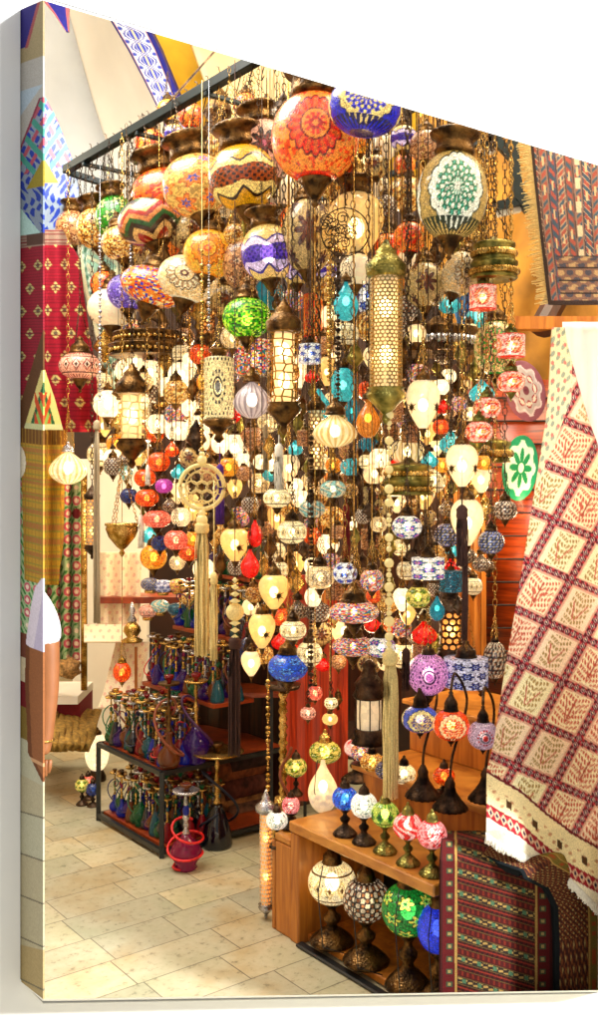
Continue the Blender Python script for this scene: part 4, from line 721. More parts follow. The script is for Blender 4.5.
# dim and lit small lamps further back
kinds=[('crw','frost0','globe'),('wh','ball','globe'),('cr','mos2','globe'),('og','mos2','globe'),('am','mos1','globe'),('tk','mos1','globe'),('crm','frost','tear'),('cnf','mos2','globe'),('bc','mos1','cyl'),('rd','crackle','drop')]
KT=[('bc','mos1','globe'),('am','mos1','globe'),('cm','mos1','globe'),('yr','mos1','globe'),('tk','mos1','globe'),('cs','mos0','globe'),('pu','mos1','globe'),('or','mos1','globe'),('crw','frost0','globe')]
kinds=[('crw','frost','globe'),('wh','ball','globe'),('cr','mos2','globe'),('am','mos1','globe'),('tk','mos1','globe'),('crm','frost','tear'),('bc','mos1','globe'),('cm','mos2','globe'),('cs','mos0','globe'),('og','mos2','globe'),('crw','frost','tear'),('am','mos0','globe'),('cnf','mos1','globe'),('bc','mos0','cyl'),('yr','mos2','globe'),('tk','mos0','drop'),('rd','crackle','drop'),('tq','crackle','drop'),('cr','mos1','globe')]
names={'cm':'small cream and brown lamp','yr':'small yellow lamp','tq':'small turquoise lamp','cs':'small rust star lamp','pu':'small violet banded lamp','or':'small orange red lamp','crw':'small pale glass ball lamp','wh':'small glowing white lamp','cr':'small cream dotted lamp','og':'small orange lamp','am':'small amber mosaic lamp','tk':'small dark mosaic lamp','crm':'small cream teardrop lamp','cnf':'small confetti mosaic lamp','bc':'small brown drum lamp','rd':'small red glass drop lamp'}
protos={}
PT=[]
tries=0
while len(PT)<340 and tries<40000:
    tries+=1; y=R.uniform(105,665); x=R.uniform(100 if y>230 else 150,486 if y>200 else 430)
    if y<165*(x-43)/555+25 or (x<250 and y>570) or (x<150 and y>470) or (x>440 and y>590): continue
    sz=R.uniform(15,27) if y>330 else R.uniform(22,40)
    if any(((x-q[0])/(q[2]*.5+sz*.2))**2+((y-q[1])/(q[3]*.5+sz*.2))**2<1 for q in L_): continue
    if any(math.hypot(x-p[0],y-p[1])<(sz+p[2])*.37 for p in PT): continue
    PT.append((x,y,sz))
for i,(x,y,wv) in enumerate(PT):
    D=Dl(min(x,390))+R.uniform(.14,.7); k=kinds[(i*7+i//19)%len(kinds)] if y>300 else KT[i%len(KT)]
    lab=names[k[0]]+' further back, '+near(x,y)
    c=P(x,y,D)
    if i%4==3: pend(x,y,wv*R.uniform(.6,.9),wv*R.uniform(1.0,1.7),D,i//4); continue
    if k not in protos:
        r=hanging(x,y,22,21 if k[2]!='tear' else 28,k[2],k[0],k[1],0,'B',lab,group=names[k[0]]+'s in the rows further back',D=D); protos[k]=(r,22*D/F,c.z)
    else:
        r0,w0,z0=protos[k]; r=r0.copy(); C.objects.link(r); r.location=c; r['label']=lab; sc_=wv*D/F/w0; r.rotation_euler.z=R.uniform(0,6)
        for ch in list(r0.children):
            d=ch.copy(); C.objects.link(d); d.parent=r; 
            if ch.name.startswith('chain'):
                mb=MB(); chain(mb,(0,0,.06*sc_*1.2),(0,0,max(.1,ZB-c.z)),.0012,.034,thin=True); me=mb.build('chain',M['dark'],None,False); d.data=me.data; bpy.data.objects.remove(me)
            else: d.scale=(sc_,)*3
# ---------------- black bar frame the lamps hang from ----------------
A0=Vector((-1.035,4.6,ZB))
r=empty('ceiling_rack',A0,'dark green steel bar frame under the ceiling carrying the lamps','frame')
def bar(p,q,w=.028,mat='bar'):
    d=(q-p); L=d.length; x=d.normalized(); y=Vector((0,0,1)).cross(x); o=MB().box((p+q)/2-A0,(L,w,w),(x,y,x.cross(y))).build('bar',M[mat],r,False); bv=o.modifiers.new('b','BEVEL'); bv.width=.003
bar(A0-U*.1,A0+U*2.6,.038); bar(A0+V*.32+U*.1,A0+V*.32+U*2.7,.034); bar(A0+V*.75+U*.1,A0+V*.75+U*2.6,.024); bar(A0+V*1.25+U*.2,A0+V*1.25+U*2.6,.024)
for t in (.12,.62,1.15,1.7,2.3): bar(A0+U*t+V*-.02-Vector((0,0,.03)),A0+U*t+V*1.4-Vector((0,0,.03)),.018)
bar(P(67,172,4.7),P(118,188,4.75),.03); bar(P(75,167,4.6),P(76,178,4.6),.02)
for x,y0,y1,D in [(157,118,165,3.98),(106,150,175,4.4)]: bar(P(x,y0,D),P(x,y1,D),.012)
mb=MB()   # S hooks
for t in [i*.075 for i in range(32)]:
    c=A0+U*t+Vector((0,0,.0)); h=.05+.03*R.random(); mb.tube([c-A0+Vector((.0,0,0))+U*(.02*math.sin(a))+Vector((0,0,h*math.cos(a*.6)-.02)) for a in [k*.7 for k in range(10)]],.0022,5)
mb.build('hooks',M['dark'],r)
# thin stay wire
MB().tube([P(140,135,4.3)-A0,P(216,50,4.3)-A0,P(250,10,4.3)-A0],.005,6).build('stay_wire',M['dark'],r)
# steel bracket at the right
r0=r; r=empty('wall_bracket',P(515,175,3.7),'dark steel bracket with white blocks beside the hanging rug','bracket'); b0=r.location.copy()
def br_(p,q,w,m): d=q-p; x=d.normalized(); y=Vector((0,1,0)); MB().box((p+q)/2-b0,(d.length,w,w),(x,y,x.cross(y))).build('arm' if m=='bar' else 'white_block',M[m],r,False)
M['white_paint']=flat('white_paint',hx('e8ece8'),.5,0,.08,20)
for a,b_,w_,m in [((480,142),(492,142),.03,'bar'),((494,138),(514,160),.03,'bar'),((512,140),(519,206),.035,'bar'),((494,207),(528,200),.032,'bar'),((490,134),(490,148),.03,'bar'),((519,196),(530,210),.04,'bar')]: br_(P(*a,3.7),P(*b_,3.7),w_,m)
br_(P(481,152,3.72),P(495,150,3.72),.025,'white_paint'); br_(P(497,213,3.72),P(520,208,3.72),.03,'white_paint')
MB().tube([P(497,209,3.75)-b0,P(530,178,3.75)-b0],.004,5).build('wire',M['black'],r)
# ---------------- wooden display steps ----------------
C1=Vector((0,3.226,0))
def slab(name,p,du,dv,z0,z1,m,par=None,bev=.004):
    c=p+U*du/2+V*dv/2; c=Vector((c.x,c.y,(z0+z1)/2)); loc=c-(par.location if par else Vector((0,0,0))); o=MB().box(loc,(abs(du),abs(dv),z1-z0),(U,V,Vector((0,0,1)))).build(name,m,par,False); o.modifiers.new('b','BEVEL').width=bev; return o
r=empty('display_steps',C1,'light brown wooden stepped display unit with open lower shelf holding lamps','display unit')
LU=.66
slab('side_panel',C1+U*-.135-V*.0,.088,.03,0.0,.30,M['beech'],r); slab('low_top',C1+U*-.14,.09,.30,.302,.325,M['beech_top'],r); slab('side_panel',C1+U*-.157,.018,.3,0,.30,M['beech'],r)
slab('corner_post',C1+U*-.045-V*.006,.045,.36,.0,.356,M['beech'],r)
slab('shelf_board',C1+U*-.045-V*.012,LU,.34,.358,.392,M['beech_top'],r); slab('base_board',C1+U*.0+V*.03,LU,.4,.004,.03,M['beech'],r)
slab('back_panel',C1+V*.36,LU,.02,.03,.355,M['black'],r)
slab('riser',C1+U*-.06+V*.32,LU,.02,.392,.49,M['beech'],r); slab('step_board',C1+U*-.10+V*.30,LU,.3,.492,.515,M['beech_top'],r)
slab('riser',C1+U*-.10+V*.58,LU,.02,.515,.68,M['beech'],r); slab('step_board',C1+U*-.12+V*.56,LU,.34,.682,.70,M['beech_top'],r); slab('side_panel',C1+U*-.06+V*.32,.02,.55,.0,.49,M['beech'],r)
slab('floor_rail',C1+U*.0-V*.02,LU,.03,.0,.012,M['black'],r)
# panelling behind the steps
slab('wood_panelling',C1+U*-.35+V*.98,1.5,.02,0,1.25,M['redwood'],None).update() if False else None
def pan(x0,x1,y0,y1,D0,D1,m,lab,name='partition_wall'): 
    o=sheet(name,[(y0,x0,x1,D0,D1),(y1,x0,x1,D0,D1)],M[m],nx=8,ny=1,thick=.03,kind=None,fn=lambda x,y,s,t:.012*(round(s*8)%2),smooth=False); tag(o,lab,'panel')
pan(284,345,575,800,4.15,3.95,'redwood','bright red brown boarded panel behind the low centre lamps')
pan(312,324,430,640,4.0,3.98,'beech','light wooden post left of the confetti lamps','wood_post')
pan(446,484,470,700,4.1,4.05,'beech','pale wooden panel behind the drum lamps beside the plank wall')
pan(345,460,480,720,4.35,4.1,'darkwood','dark wooden panel behind the confetti lamps')
pan(395,470,690,760,3.75,3.45,'beech','light wooden board behind the desk lamps') if False else None
pan(200,284,560,830,4.75,4.45,'darkwood','dark wooden cupboard front behind the hookah rack')
# ---------------- table lamps ----------------
def table_lamp(x,y,w,h,sh,pk,mat,base,D,label,metal_='bronze',foot_y=None,group='mosaic table lamps on the wooden steps',top=True):
    s=D/F; W=w*s;Hh=h*s; c=P(x,y,D); bz=c.z-(foot_y-y)*s; r=empty('table_lamp',(c.x,c.y,bz),label,'table lamp',group); z=c.z-bz
    o=shade('glass_shade',sh,W,Hh,pf(pk),M[mat],r,loc=(0,0,z)); o.rotation_euler.z=R.uniform(-.3,.3)
    MB()._sph((0,0,z),[(max(.15*W*math.sin(PI*j/8),1e-5),-.15*W*math.cos(PI*j/8)) for j in range(9)],12,(1,1,1.3)).build('bulb',M['bulb'],r)
    if top: MB().lathe(bell(W*.42,W*.42,z+Hh*.45),n=24,rib=.06).build('brass_cap',M[metal_],r)
    t=z-Hh*.46; B=base*s/2
    MB().lathe([(B,0),(B*1.02,t*.05),(B*.9,t*.12),(B*.72,t*.2),(B*.5,t*.3),(B*.3,t*.36),(B*.22,t*.45),(B*.4,t*.56),(B*.42,t*.64),(B*.2,t*.74),(B*.16,t*.82),(B*.3,t*.9),(max(B*.45,W*.2),t*.98),(max(B*.5,W*.22),t+.004)],n=32,rib=.04,ribn=12).build('base',M[metal_],r)
    mb=MB(); mb.tube([Vector((-.2*W,-W*.35,z+Hh*.55)),Vector((-.3*W,-W*.55,z)),Vector((-.2*W,-B*1.0-.01,.02)),Vector((.3*W,-B*1.3,.004))],.0018,5) if h>35 else None
    if mb.v: mb.build('cord',M['black'],r)
    return r
def Ds(x,k):  # depth of the front edge of step k at a photo column
    o=C1+V*k; s=(x-CX)/F; t=(s*o.y-o.x)/(U.x-s*U.y); return o.y+t*U.y
TL=[(332,882,48,42,'globe','cr','mos3',42,.055,962,'large cream lamp with dark diamonds, leftmost in the open shelf'),
(366,899,47,42,'globe','tk','mos1',44,.055,982,'large dark crackled mosaic lamp in the open shelf'),
(408,909,53,50,'globe','gf','mos2',44,.05,999,'large green lamp with yellow flowers in the open shelf'),
(438,928,42,48,'globe','blv','mos1',40,.07,1010,'large blue violet lamp half hidden by the hanging kilim')]
for q in TL: table_lamp(q[0],q[1],q[2],q[3],q[4],q[5],q[6],q[7]+2,Ds(q[0],q[8]),q[10],foot_y=480+1470/Ds(q[0],q[8]),group='large mosaic lamps in the open lower shelf')
TS=[(345,798,26,23,'globe','bs','mos3',24,.05,838,'blue and white mosaic lamp right of the white drop lamp'),
(364,805,27,25,'globe','wht','mos3',24,.05,848,'cream mosaic lamp between the blue and the green ones'),
(385,814,28,25,'globe','gd','mos3',24,.05,860,'yellow green lamp with green diamonds behind the long cream tassel'),
(408,826,30,26,'globe','pp','mos3',24,.04,868,'pink lamp with red swirls on the front step'),
(432,834,30,28,'globe','pr','mos3',26,.04,878,'pink lamp with red flowers at the end of the front step')]
for q in TS: table_lamp(*q[:8],Ds(q[0],q[8]),q[10],foot_y=480+1108/Ds(q[0],q[8]),metal_='dark' if q[0]<370 else 'green_brass')
table_lamp(277,820,22,18,'globe','wht','mos3',16,3.36,'small pale lamp on the low cabinet end',foot_y=847,metal_='dark')
table_lamp(291,805,18,18,'globe','pr','mos2',26,3.38,'small pink lamp behind the pale one on the low cabinet',foot_y=826,metal_='dark')
for q in [(372,762,24,19,'globe','am','mos2','amber table lamp on the middle step left of the long cream tassel'),(386,770,22,18,'globe','dm','mos2','dark mosaic table lamp behind the long cream tassel on the middle step'),(404,774,24,20,'globe','cr','mos3','cream dotted table lamp right of the long cream tassel'),(361,752,20,18,'globe','cnf','mos2','confetti mosaic table lamp at the near end of the middle step'),(444,776,22,18,'globe','og','mos2','orange table lamp between the bases of the desk lamps')]:
    table_lamp(*q[:7],20,Ds(q[0],.32),q[7],foot_y=480+985/Ds(q[0],.32),metal_='dark')
table_lamp(296,767,22,19,'globe','ygf','mos2',14,3.6,'olive flowered lamp left of the white drop lamp',foot_y=795,metal_='dark')
table_lamp(325,752,32,22,'globe','ygf','mos2',16,3.72,'yellow green flowered lamp behind the white drop lamp',foot_y=785,metal_='brass')
table_lamp(356,748,24,18,'globe','rstar','mos3',30,3.65,'pink lamp with a red star outline on the back step',foot_y=780,metal_='dark')
table_lamp(370,722,30,24,'globe','crm','frost',34,3.5,'pale lamp with ribbed dark foot on the back step',foot_y=778,metal_='dark') if False else None
# white drop lamp
r=table_lamp(323,786,30,52,'drop','crw','frost',0.1,Ds(323,.16),'white frosted drop shaped lamp on a blue and white pot',foot_y=480+1108/Ds(323,.16),top=False)
for ch in list(r.children):
    if ch.name.startswith('base'): bpy.data.objects.remove(ch)
s=Ds(323,.16)/F; shade('pot','globe',26*s,17*s,pf('bw'),M['mos1'],r,loc=(0,0,8*s))
# desk lamps with a gooseneck: shade hangs forward from a curved arm
def desk(x,y,w,h,pk,bx,by,D,label,mat='mos3'):
    s=D/F; b0=P(bx,by,D); r=empty('desk_lamp',b0,label,'desk lamp','gooseneck desk lamps on the upper step'); c=P(x,y,D-.06)-b0; W=w*s
    o=shade('glass_shade','globe',W,h*s,pf(pk),M[mat],r,loc=c); MB()._sph(c,[(max(.12*W*math.sin(PI*j/8),1e-5),-.12*W*math.cos(PI*j/8)) for j in range(9)],12,(1,1,1)).build('bulb',M['bulb'],r)
    o=MB().lathe(bell(W*.42,W*.6,h*s*.43),n=24).build('cap',M['dark'],r); o.location=c
    MB().lathe(fin(W*.3,W*.2,-h*s*.46),n=16).build('finial',M['dark'],r).location=c
    B=17*s; mb=MB().lathe([(B,0),(B*1.03,.004),(B*.9,B*.25),(B*.62,B*.6),(B*.36,B*1.0),(B*.28,B*1.3),(B*.3,B*1.5),(B*.12,B*1.9)],n=36,rib=.12,ribn=18); mb.build('base',M['dark'],r)
    top=c+Vector((.0,0,h*s*.43+W*.6)); pts=[Vector((0,0,B*1.7)),Vector((c.x*.35+.012,.01,c.z*.6)),Vector((c.x+W*.55,.03,c.z+h*s*.3)),Vector((c.x+W*.5,.03,c.z+h*s*1.0)),Vector((c.x+W*.2,.01,top.z+.035)),top+Vector((0,0,.0))]
    # smooth the arm
    sm=[]
    for k in range(len(pts)-1):
        p0=pts[max(k-1,0)];p1=pts[k];p2=pts[k+1];p3=pts[min(k+2,len(pts)-1)]
        for t in [0,.2,.4,.6,.8]: sm.append(.5*((2*p1)+(p2-p0)*t+(2*p0-5*p1+4*p2-p3)*t*t+(3*p1-p0-3*p2+p3)*t**3))
    sm.append(pts[-1]); MB().tube(sm,.0042,8).build('gooseneck',M['dark'],r); return r
desk(420,719,36,26,'blf',423,797,3.12,'desk lamp with blue shade and yellow flower','mos2')
desk(451,725,36,30,'or2',450,809,3.0,'desk lamp with orange red shade and a bright star')
desk(483,735,30,28,'gpf',486,800,2.98,'desk lamp with grey and pink rosette shade beside the lattice carpet','mos1')
# floor standing lantern at the cabinet end
tube_lantern(266,858,13,92,3.42,'tall white pierced floor lantern beside the low wooden cabinet',hx('e8e0d0'),0,14,22,.40,metal_='silver',hangs=False,dome=1.6,capw=1.5)
# ---------------- hookahs ----------------
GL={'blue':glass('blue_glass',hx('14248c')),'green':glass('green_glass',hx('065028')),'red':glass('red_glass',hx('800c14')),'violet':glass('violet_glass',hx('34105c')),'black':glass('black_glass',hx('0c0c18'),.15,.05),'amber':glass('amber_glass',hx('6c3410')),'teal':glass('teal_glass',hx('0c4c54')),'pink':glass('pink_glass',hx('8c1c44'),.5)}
HO={'blue':hx('182060'),'green':hx('14603a'),'red':hx('c81c1c'),'violet':hx('40184c'),'black':hx('101830'),'amber':hx('7c3a1c'),'teal':hx('185058'),'pink':hx('d81818')}
HM={k:flat('hose_'+k,v_,.5,0,.3,60) for k,v_ in HO.items()}
BA=[[(.24,0),(.36,.01),(.46,.06),(.47,.10),(.40,.15),(.22,.20),(.14,.24),(.13,.32),(.17,.34)],[(.3,0),(.36,.02),(.3,.05),(.46,.13),(.5,.2),(.38,.28),(.18,.33),(.14,.37)],[(.44,0),(.46,.03),(.4,.15),(.26,.28),(.16,.34),(.17,.36)]]
def hookah(loc,H_,col,v=0,label=None,group=None,wid=.26,mt='brass',hose=True,name='hookah',rz=None,cup='red',tray=.2):
    r=empty(name,loc,label,'hookah',group); W=H_*wid; b_=BA[v%3]
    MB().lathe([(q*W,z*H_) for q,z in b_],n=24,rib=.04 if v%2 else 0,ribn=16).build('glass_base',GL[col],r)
    z0=b_[-1][1]; sp=[(.1,z0-.01),(.12,z0+.03),(.05,z0+.06),(.09,z0+.1),(.05,z0+.14),(.12,z0+.18),(.07,z0+.22),(.04,z0+.3),(.08,z0+.34),(.045,z0+.4),(.05,z0+.46)]
    MB().lathe([(q*W,z*H_) for q,z in sp],n=14).build('stem',M[mt],r); zt=(z0+.44)*H_
    if H_<.4: MB()._sph((0,0,(z0+.25)*H_),[(max(W*.11*math.sin(PI*j/6),1e-5),-W*.2*math.cos(PI*j/6)) for j in range(7)],10,(1,1,1)).build('stem_bulb',GL[['blue','red','green','teal','pink','violet','amber'][(v*3+len(col))%7]],r)
    MB().lathe([(W*.05,zt),(W*tray*2.0,zt+.004),(W*tray*2.2,zt+.012),(W*tray*2.1,zt+.014),(W*.06,zt+.008)],n=24).build('tray',M[mt],r)
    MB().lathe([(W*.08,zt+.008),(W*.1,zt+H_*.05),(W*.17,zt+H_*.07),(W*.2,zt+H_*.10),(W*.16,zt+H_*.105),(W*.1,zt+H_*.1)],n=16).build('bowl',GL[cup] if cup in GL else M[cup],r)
    if hose:
        pts=[]; z1=(z0+.1)*H_
        if col=='pink': pts=[(W*(.34+.24*math.sin(PI*k/60))*math.cos(k*.27+v),W*(.34+.24*math.sin(PI*k/60))*math.sin(k*.27+v)*.9,max(.008,H_*(.50-.5*k/60+.05*math.sin(k*.31)))) for k in range(60)]
        for k in range(0 if pts else 34):
            t=k/33; a=t*9.5+v; rr=W*(.12+.5*math.sin(PI*t)**.6); pts.append((rr*math.cos(a),rr*math.sin(a)*.8,z1+H_*.26*math.sin(t*PI*2.2+.2)*(1-.5*t)-t*z1*.55+.004))
        MB().tube(pts,.005 if name=='floor_hookah' else .0032 if H_<.4 else .0055,6).build('hose',HM[col],r)
    if rz is not None: r.rotation_euler.z=rz
    return r
def copy_thing(r0,loc,rz,sc_,label,group):
    r=r0.copy(); C.objects.link(r); r.location=loc; r.rotation_euler.z=rz; r.scale=(sc_,)*3; r['label']=label
    if group:r['group']=group
    for ch in r0.children: d=ch.copy(); C.objects.link(d); d.parent=r
    return r
# rack
K=Vector((-.548,3.968,0))
r=empty('hookah_rack',K,'black steel rack with red brown shelves crowded with hookahs','rack'); 
def rb(p,q,w=.018,nm='frame_bar',m='black'):
    d=q-p; x=d.normalized(); y=Vector((0,1,0)) if abs(x.z)>.9 else Vector((0,0,1)); y=(y-x*y.dot(x)).normalized(); MB().box((p+q)/2-K,(d.length,w,w),(x,y,x.cross(y))).build(nm,M[m],r,False)
Z=lambda z:Vector((0,0,z)); LW=.56; LV=.62
M['shelf']=wood('shelf_wood',hx('6a2410'),hx('a8481c'),(4,4,4),.35)
for a in (K,K-U*LW,K+V*LV,K-U*LW+V*LV): rb(a,a+Z(.34))
for z in (.025,.335):
    rb(K-U*LW+Z(z),K+Z(z)); rb(K+Z(z),K+V*LV+Z(z)); rb(K-U*LW+Z(z),K-U*LW+V*LV+Z(z))
def sh(z,v0,v1,u0=-LW,u1=0,nm='shelf'):
    c=K+U*(u0+u1)/2+V*(v0+v1)/2+Z(z); MB().box(c-K,(u1-u0-.02,v1-v0-.02,.016),(U,V,Vector((0,0,1)))).build(nm,M['shelf'],r,False)
sh(.03,.01,LV); sh(.335,.01,LV); TI=[(.30+.28,.20,.42),(.30+.52,.36,.58),(1.06,.50,.70)]
for z,a,b_ in TI: sh(z,a,b_,-LW,0.06)
for (u_,v_) in [(-LW,.5),(.05,.5),(-LW,.68),(.05,.68)]: rb(K+U*u_+V*v_,K+U*u_+V*v_+Z(1.06),.014)
def PF(k,v_,z): return K+U*k+V*v_+Z(z)
cols=['blue','green','red','violet','teal','green','black','blue','amber']
PR={}
for i,c in enumerate(cols): PR[c]=None
def crowd(p,H_,col,v,tier):
    lab='%s glass hookah on the %s'%({'blue':'small cobalt blue','green':'small green','red':'small dark red','violet':'small violet','teal':'small teal','amber':'small amber brown','black':'small black','pink':'small pink'}[col],tier)
    key=(col,v%3)
    g='%s hookahs on the %s'%(col,tier); lab+=[' near its left end',' near its middle',' near its right end'][min(2,int(3*US))]
    if key not in PR: PR[key]=(hookah(p,.28,col,v,lab,g,mt=['brass','silver','brass','bronze'][v%4],cup=['bronze','red','bronze','brass','green'][v%5],hose=(v%3!=2)),)
    else: copy_thing(PR[key][0],p,R.uniform(0,6.28),H_/.28*R.uniform(.95,1.05),lab,g); return
    PR[key][0].scale=(H_/.28,)*3
k=0
for tier,z,v0,rows,H_,n,u0,u1 in [('lower shelf of the rack',.04,.06,4,.235,15,-.53,-.03),('top shelf of the rack',.345,.05,3,.25,15,-.54,-.05),('first step above the rack',.588,.25,2,.235,15,-.53,.04),('second step above the rack',.828,.41,2,.235,15,-.53,.04),('highest step above the rack',1.068,.54,1,.23,12,-.52,.04)]:
    for rr in range(rows):
        for i in range(n):
            u_=u0+(u1-u0)*(i+.5*(rr%2))/(n-.5); US=(u_-u0)/(u1-u0)*.999; crowd(PF(u_+R.uniform(-.012,.012),v0+rr*.08+R.uniform(-.012,.012),z),H_*R.uniform(.85,1.12),cols[(k*5+k//3+rr)%9],k,tier); k+=1
# right part of the top shelf: bigger ones
hookah(PF(-.02,.17,.345),.40,'violet',1,'tall hookah with wine glass base on the right end of the rack top','large hookahs',cup='red',wid=.28)
hookah(PF(-.03,.05,.345),.42,'amber',0,'tall brown hookah with copper stem and coiled hose on the rack corner','large hookahs',mt='bronze',cup='red',wid=.24)
hookah(P(186,862,3.86),.36,'pink',1,'pink glass hookah with bright red coiled hose on the floor before the rack','large hookahs',cup='amber',wid=.34,mt='silver',name='floor_hookah').location.z=0.0
hookah(P(217,846,4.1),.47,'black',2,'tall black hookah with wide brass tray standing by the rack','large hookahs',cup='bronze',wid=.30,tray=.36).location.z=0
hookah(P(240,700,4.35),.30,'amber',0,'brown hookah with low base in the dark behind the rack','large hookahs') if False else None
# brass floor hookah by the cabinet
D=3.6; p=P(283,790,D); r=empty('brass_hookah',(p.x,p.y,0),'tall twisted brass hookah stem with dark tray standing beside the cabinet','hookah'); zz=lambda y:CH+(HY-y)*D/F
pr=[(.05,0),(.055,.02),(.03,.12),(.05,.25),(.03,.36)]
y=795; n=0
while y>690: q=[.010,.018,.011,.016][n%4]; pr.append((q,zz(y))); y-=4; n+=1
MB().lathe(pr,n=16).build('stem',M['brass'],r); MB().lathe([(.01,zz(690)),(.06,zz(688)),(.065,zz(684)),(.02,zz(686)),(.025,zz(672)),(.03,zz(668))],n=24).build('tray',M['dark'],r)
MB().tube([(0.02*math.cos(t*8)+.01,-.03+.01*math.sin(t*8),zz(745)-t*.25) for t in [i/20 for i in range(21)]],.006,6).build('hose',HM['amber'],r)
# three small lamps standing on the floor by the rack, and the pale vase behind
for x,y,pk,lab,D in [(82,785,'ygf','small pale green lamp, leftmost of three on the floor beside the rack',4.62),(88,782,'pkg','small orange lamp, middle of three on the floor beside the rack',4.7),(93,789,'nvy','small blue lamp, rightmost of three on the floor beside the rack',4.6)]:
    table_lamp(x,y,14,13,'globe',pk,'mos1',12,D,lab,foot_y=480+1500/D,metal_='dark',group='three small lamps on the floor beside the rack')
r=empty('glowing_vase',P(97,760,5.0),'round glowing pale lamp on the floor behind the rack corner','lamp'); shade('glass_shade','globe',.12,.19,pf('crw'),M['ball'],r,loc=(0,0,.04)); MB().lathe([(.05,-.2),(.045,-.08),(.03,-.05)],n=20).build('base',M['dark'],r); MB().lathe(bell(.05,.04,.125),n=16).build('cap',M['bronze'],r)
# ---------------- carpets and cloths ----------------
def rug(name,rows,label,col,nx=160,ny=220,th=.008,fn=None,cat='carpet',group=None):
    o=sheet(name,rows,M['weave'],nx=nx,ny=ny,thick=th,col=col,kind=None,fn=fn); return tag(o,label,cat,group)
def fringe(name,pts,L,dirn,mat,parent,n,r_=.0016):
    mb=MB(); pts=[Vector(p) for p in pts]; seg=len(pts)-1
    for i in range(n):
        t=i/(n-1)*seg; k=min(int(t),seg-1); p=pts[k].lerp(pts[k+1],t-k); l=L*R.uniform(.7,1.15); j=Vector((R.uniform(-.2,.2),R.uniform(-.15,.05),R.uniform(-.1,.1)))*L
        mb.tube([p,p+Vector(dirn)*l*.5+j*.4,p+Vector(dirn)*l+j],r_,4)
    o=mb.build(name,M[mat],parent); return o
def lattice_col(x,y,s,t):
    # the rug's own axes: a runs across to the lower right, b runs down
    a=(x-487)*.875+(y-770)*.48+23; b=-(x-487)*.40+(y-770)*.915+18.5; sa,sb=42.0,48.0
    fa=(a/sa)%1; fb=(b/sb)%1; ia=np.floor(a/sa); ib=np.floor(b/sb); bw=.185
    inb=(fa<bw)|(fb<bw*.82)
    h=H(ia,ib); c=base(x,'f2e2b8'); c=mixc(c,h>.55,hx('f4d8b8')); c=mixc(c,h>.82,hx('f0e4b8'))
    # animal and flower motifs in each square, drawn as stepped shapes
    u=(fa-bw)/(1-bw); w=(fb-bw*.82)/(1-bw*.82); cu=np.abs(u-.5); mot=((np.abs(np.sin(cu*34+np.sin(w*11+h*9)*2)*np.cos(w*21+h*5+cu*8))>.45)&(cu<.42)&(np.abs(w-.5)<.42))
    c=mixc(c,mot&(h<.62),hx('c86048')); c=mixc(c,mot&(h>.62)&(cu<.3),hx('a8884c')); c=mixc(c,(cu<.025)&(w>.25)&(w<.75)&(h<.7),hx('a84838')); c=mixc(c,(np.abs(cu-(.85-w)*.42)<.02)&(w>.35)&(w<.8),hx('c06450'))
    c=mixc(c,((u<.06)|(u>.94)|(w<.05)|(w>.95)),hx('d8a088'))
    bc=base(x,'681824'); q=np.where(fa<bw,b,a); across=np.where(fa<bw,fa/bw,fb/(bw*.82)); k=np.abs((q/7.2)%1-.5)*2+np.abs(across-.5)*2.4
    bc=mixc(bc,k<.95,hx('b88c88')); bc=mixc(bc,k<.62,hx('34203c')); bc=mixc(bc,k<.3,hx('e8d0b0')); bc=mixc(bc,(across<.13)|(across>.87),hx('3c1420')); bc=mixc(bc,((across<.3)|(across>.7))&(np.sin(q*1.1)>.3)&(k>.95),hx('b8303c'))
    c=np.where(inb[:,None],bc,c)
    # lower cream border and outer red band
    yb=np.interp(x,[486,520,545,570,598,640],[770,790,812,830,846,880]); d=y-yb
    br=base(x,'f0dca8'); br=mixc(br,(np.sin(x*.42+y*.2)*np.sin(y*.5-x*.15)>.6)&(d>14)&(d<30),hx('c89068')); br=mixc(br,(np.abs(d-22)<4)&(np.sin(x*.25)>.82),hx('50341c'))
    br=mixc(br,(d>0)&(d<3),hx('6c1c24'))
    rd=base(x,'98202c'); kk=np.abs((x/6.5)%1-.5)*2+np.abs((d-40.)/5.5); rd=mixc(rd,kk<1,hx('d8b090')); rd=mixc(rd,kk<.5,hx('30203c')); br=np.where(((d>33)&(d<47))[:,None],rd,br)
    br=mixc(br,(d>=47),hx('f0e4c8'))
    c=np.where((d>0)[:,None],br,c)
    # upper left cream border
    xe=np.interp(y,[330,400,470,560,640],[566,572,546,528,500]); tl=(x<np.interp(y,[330,380,400,440,475,500],[570,572,571,556,541,520]))&(y<500); ub=base(x,'e8dcb0'); ub=mixc(ub,(np.sin(x*.6)*np.sin(y*.45+x*.3)>.35),hx('98a08c')); ub=mixc(ub,(np.sin(x*.5+2)*np.sin(y*.35)>.7),hx('d07c70')); c=np.where(tl[:,None],ub,c)
    return c
LR=[(328,552,563,3.05,3.04),(345,550,567,3.02,3.0),(385,548,578,2.97,2.94),(420,546,590,2.95,2.9),(470,538,612,2.93,2.86),(520,530,640,2.92,2.82),(600,517,640,2.9,2.8),(680,503,640,2.86,2.76),(740,494,640,2.82,2.72),(770,487,640,2.80,2.70),(815,486,640,2.78,2.69),(832,486,640,2.78,2.68),(848,520,640,2.76,2.68),(880,566,640,2.73,2.67),(912,600,640,2.71,2.67)]
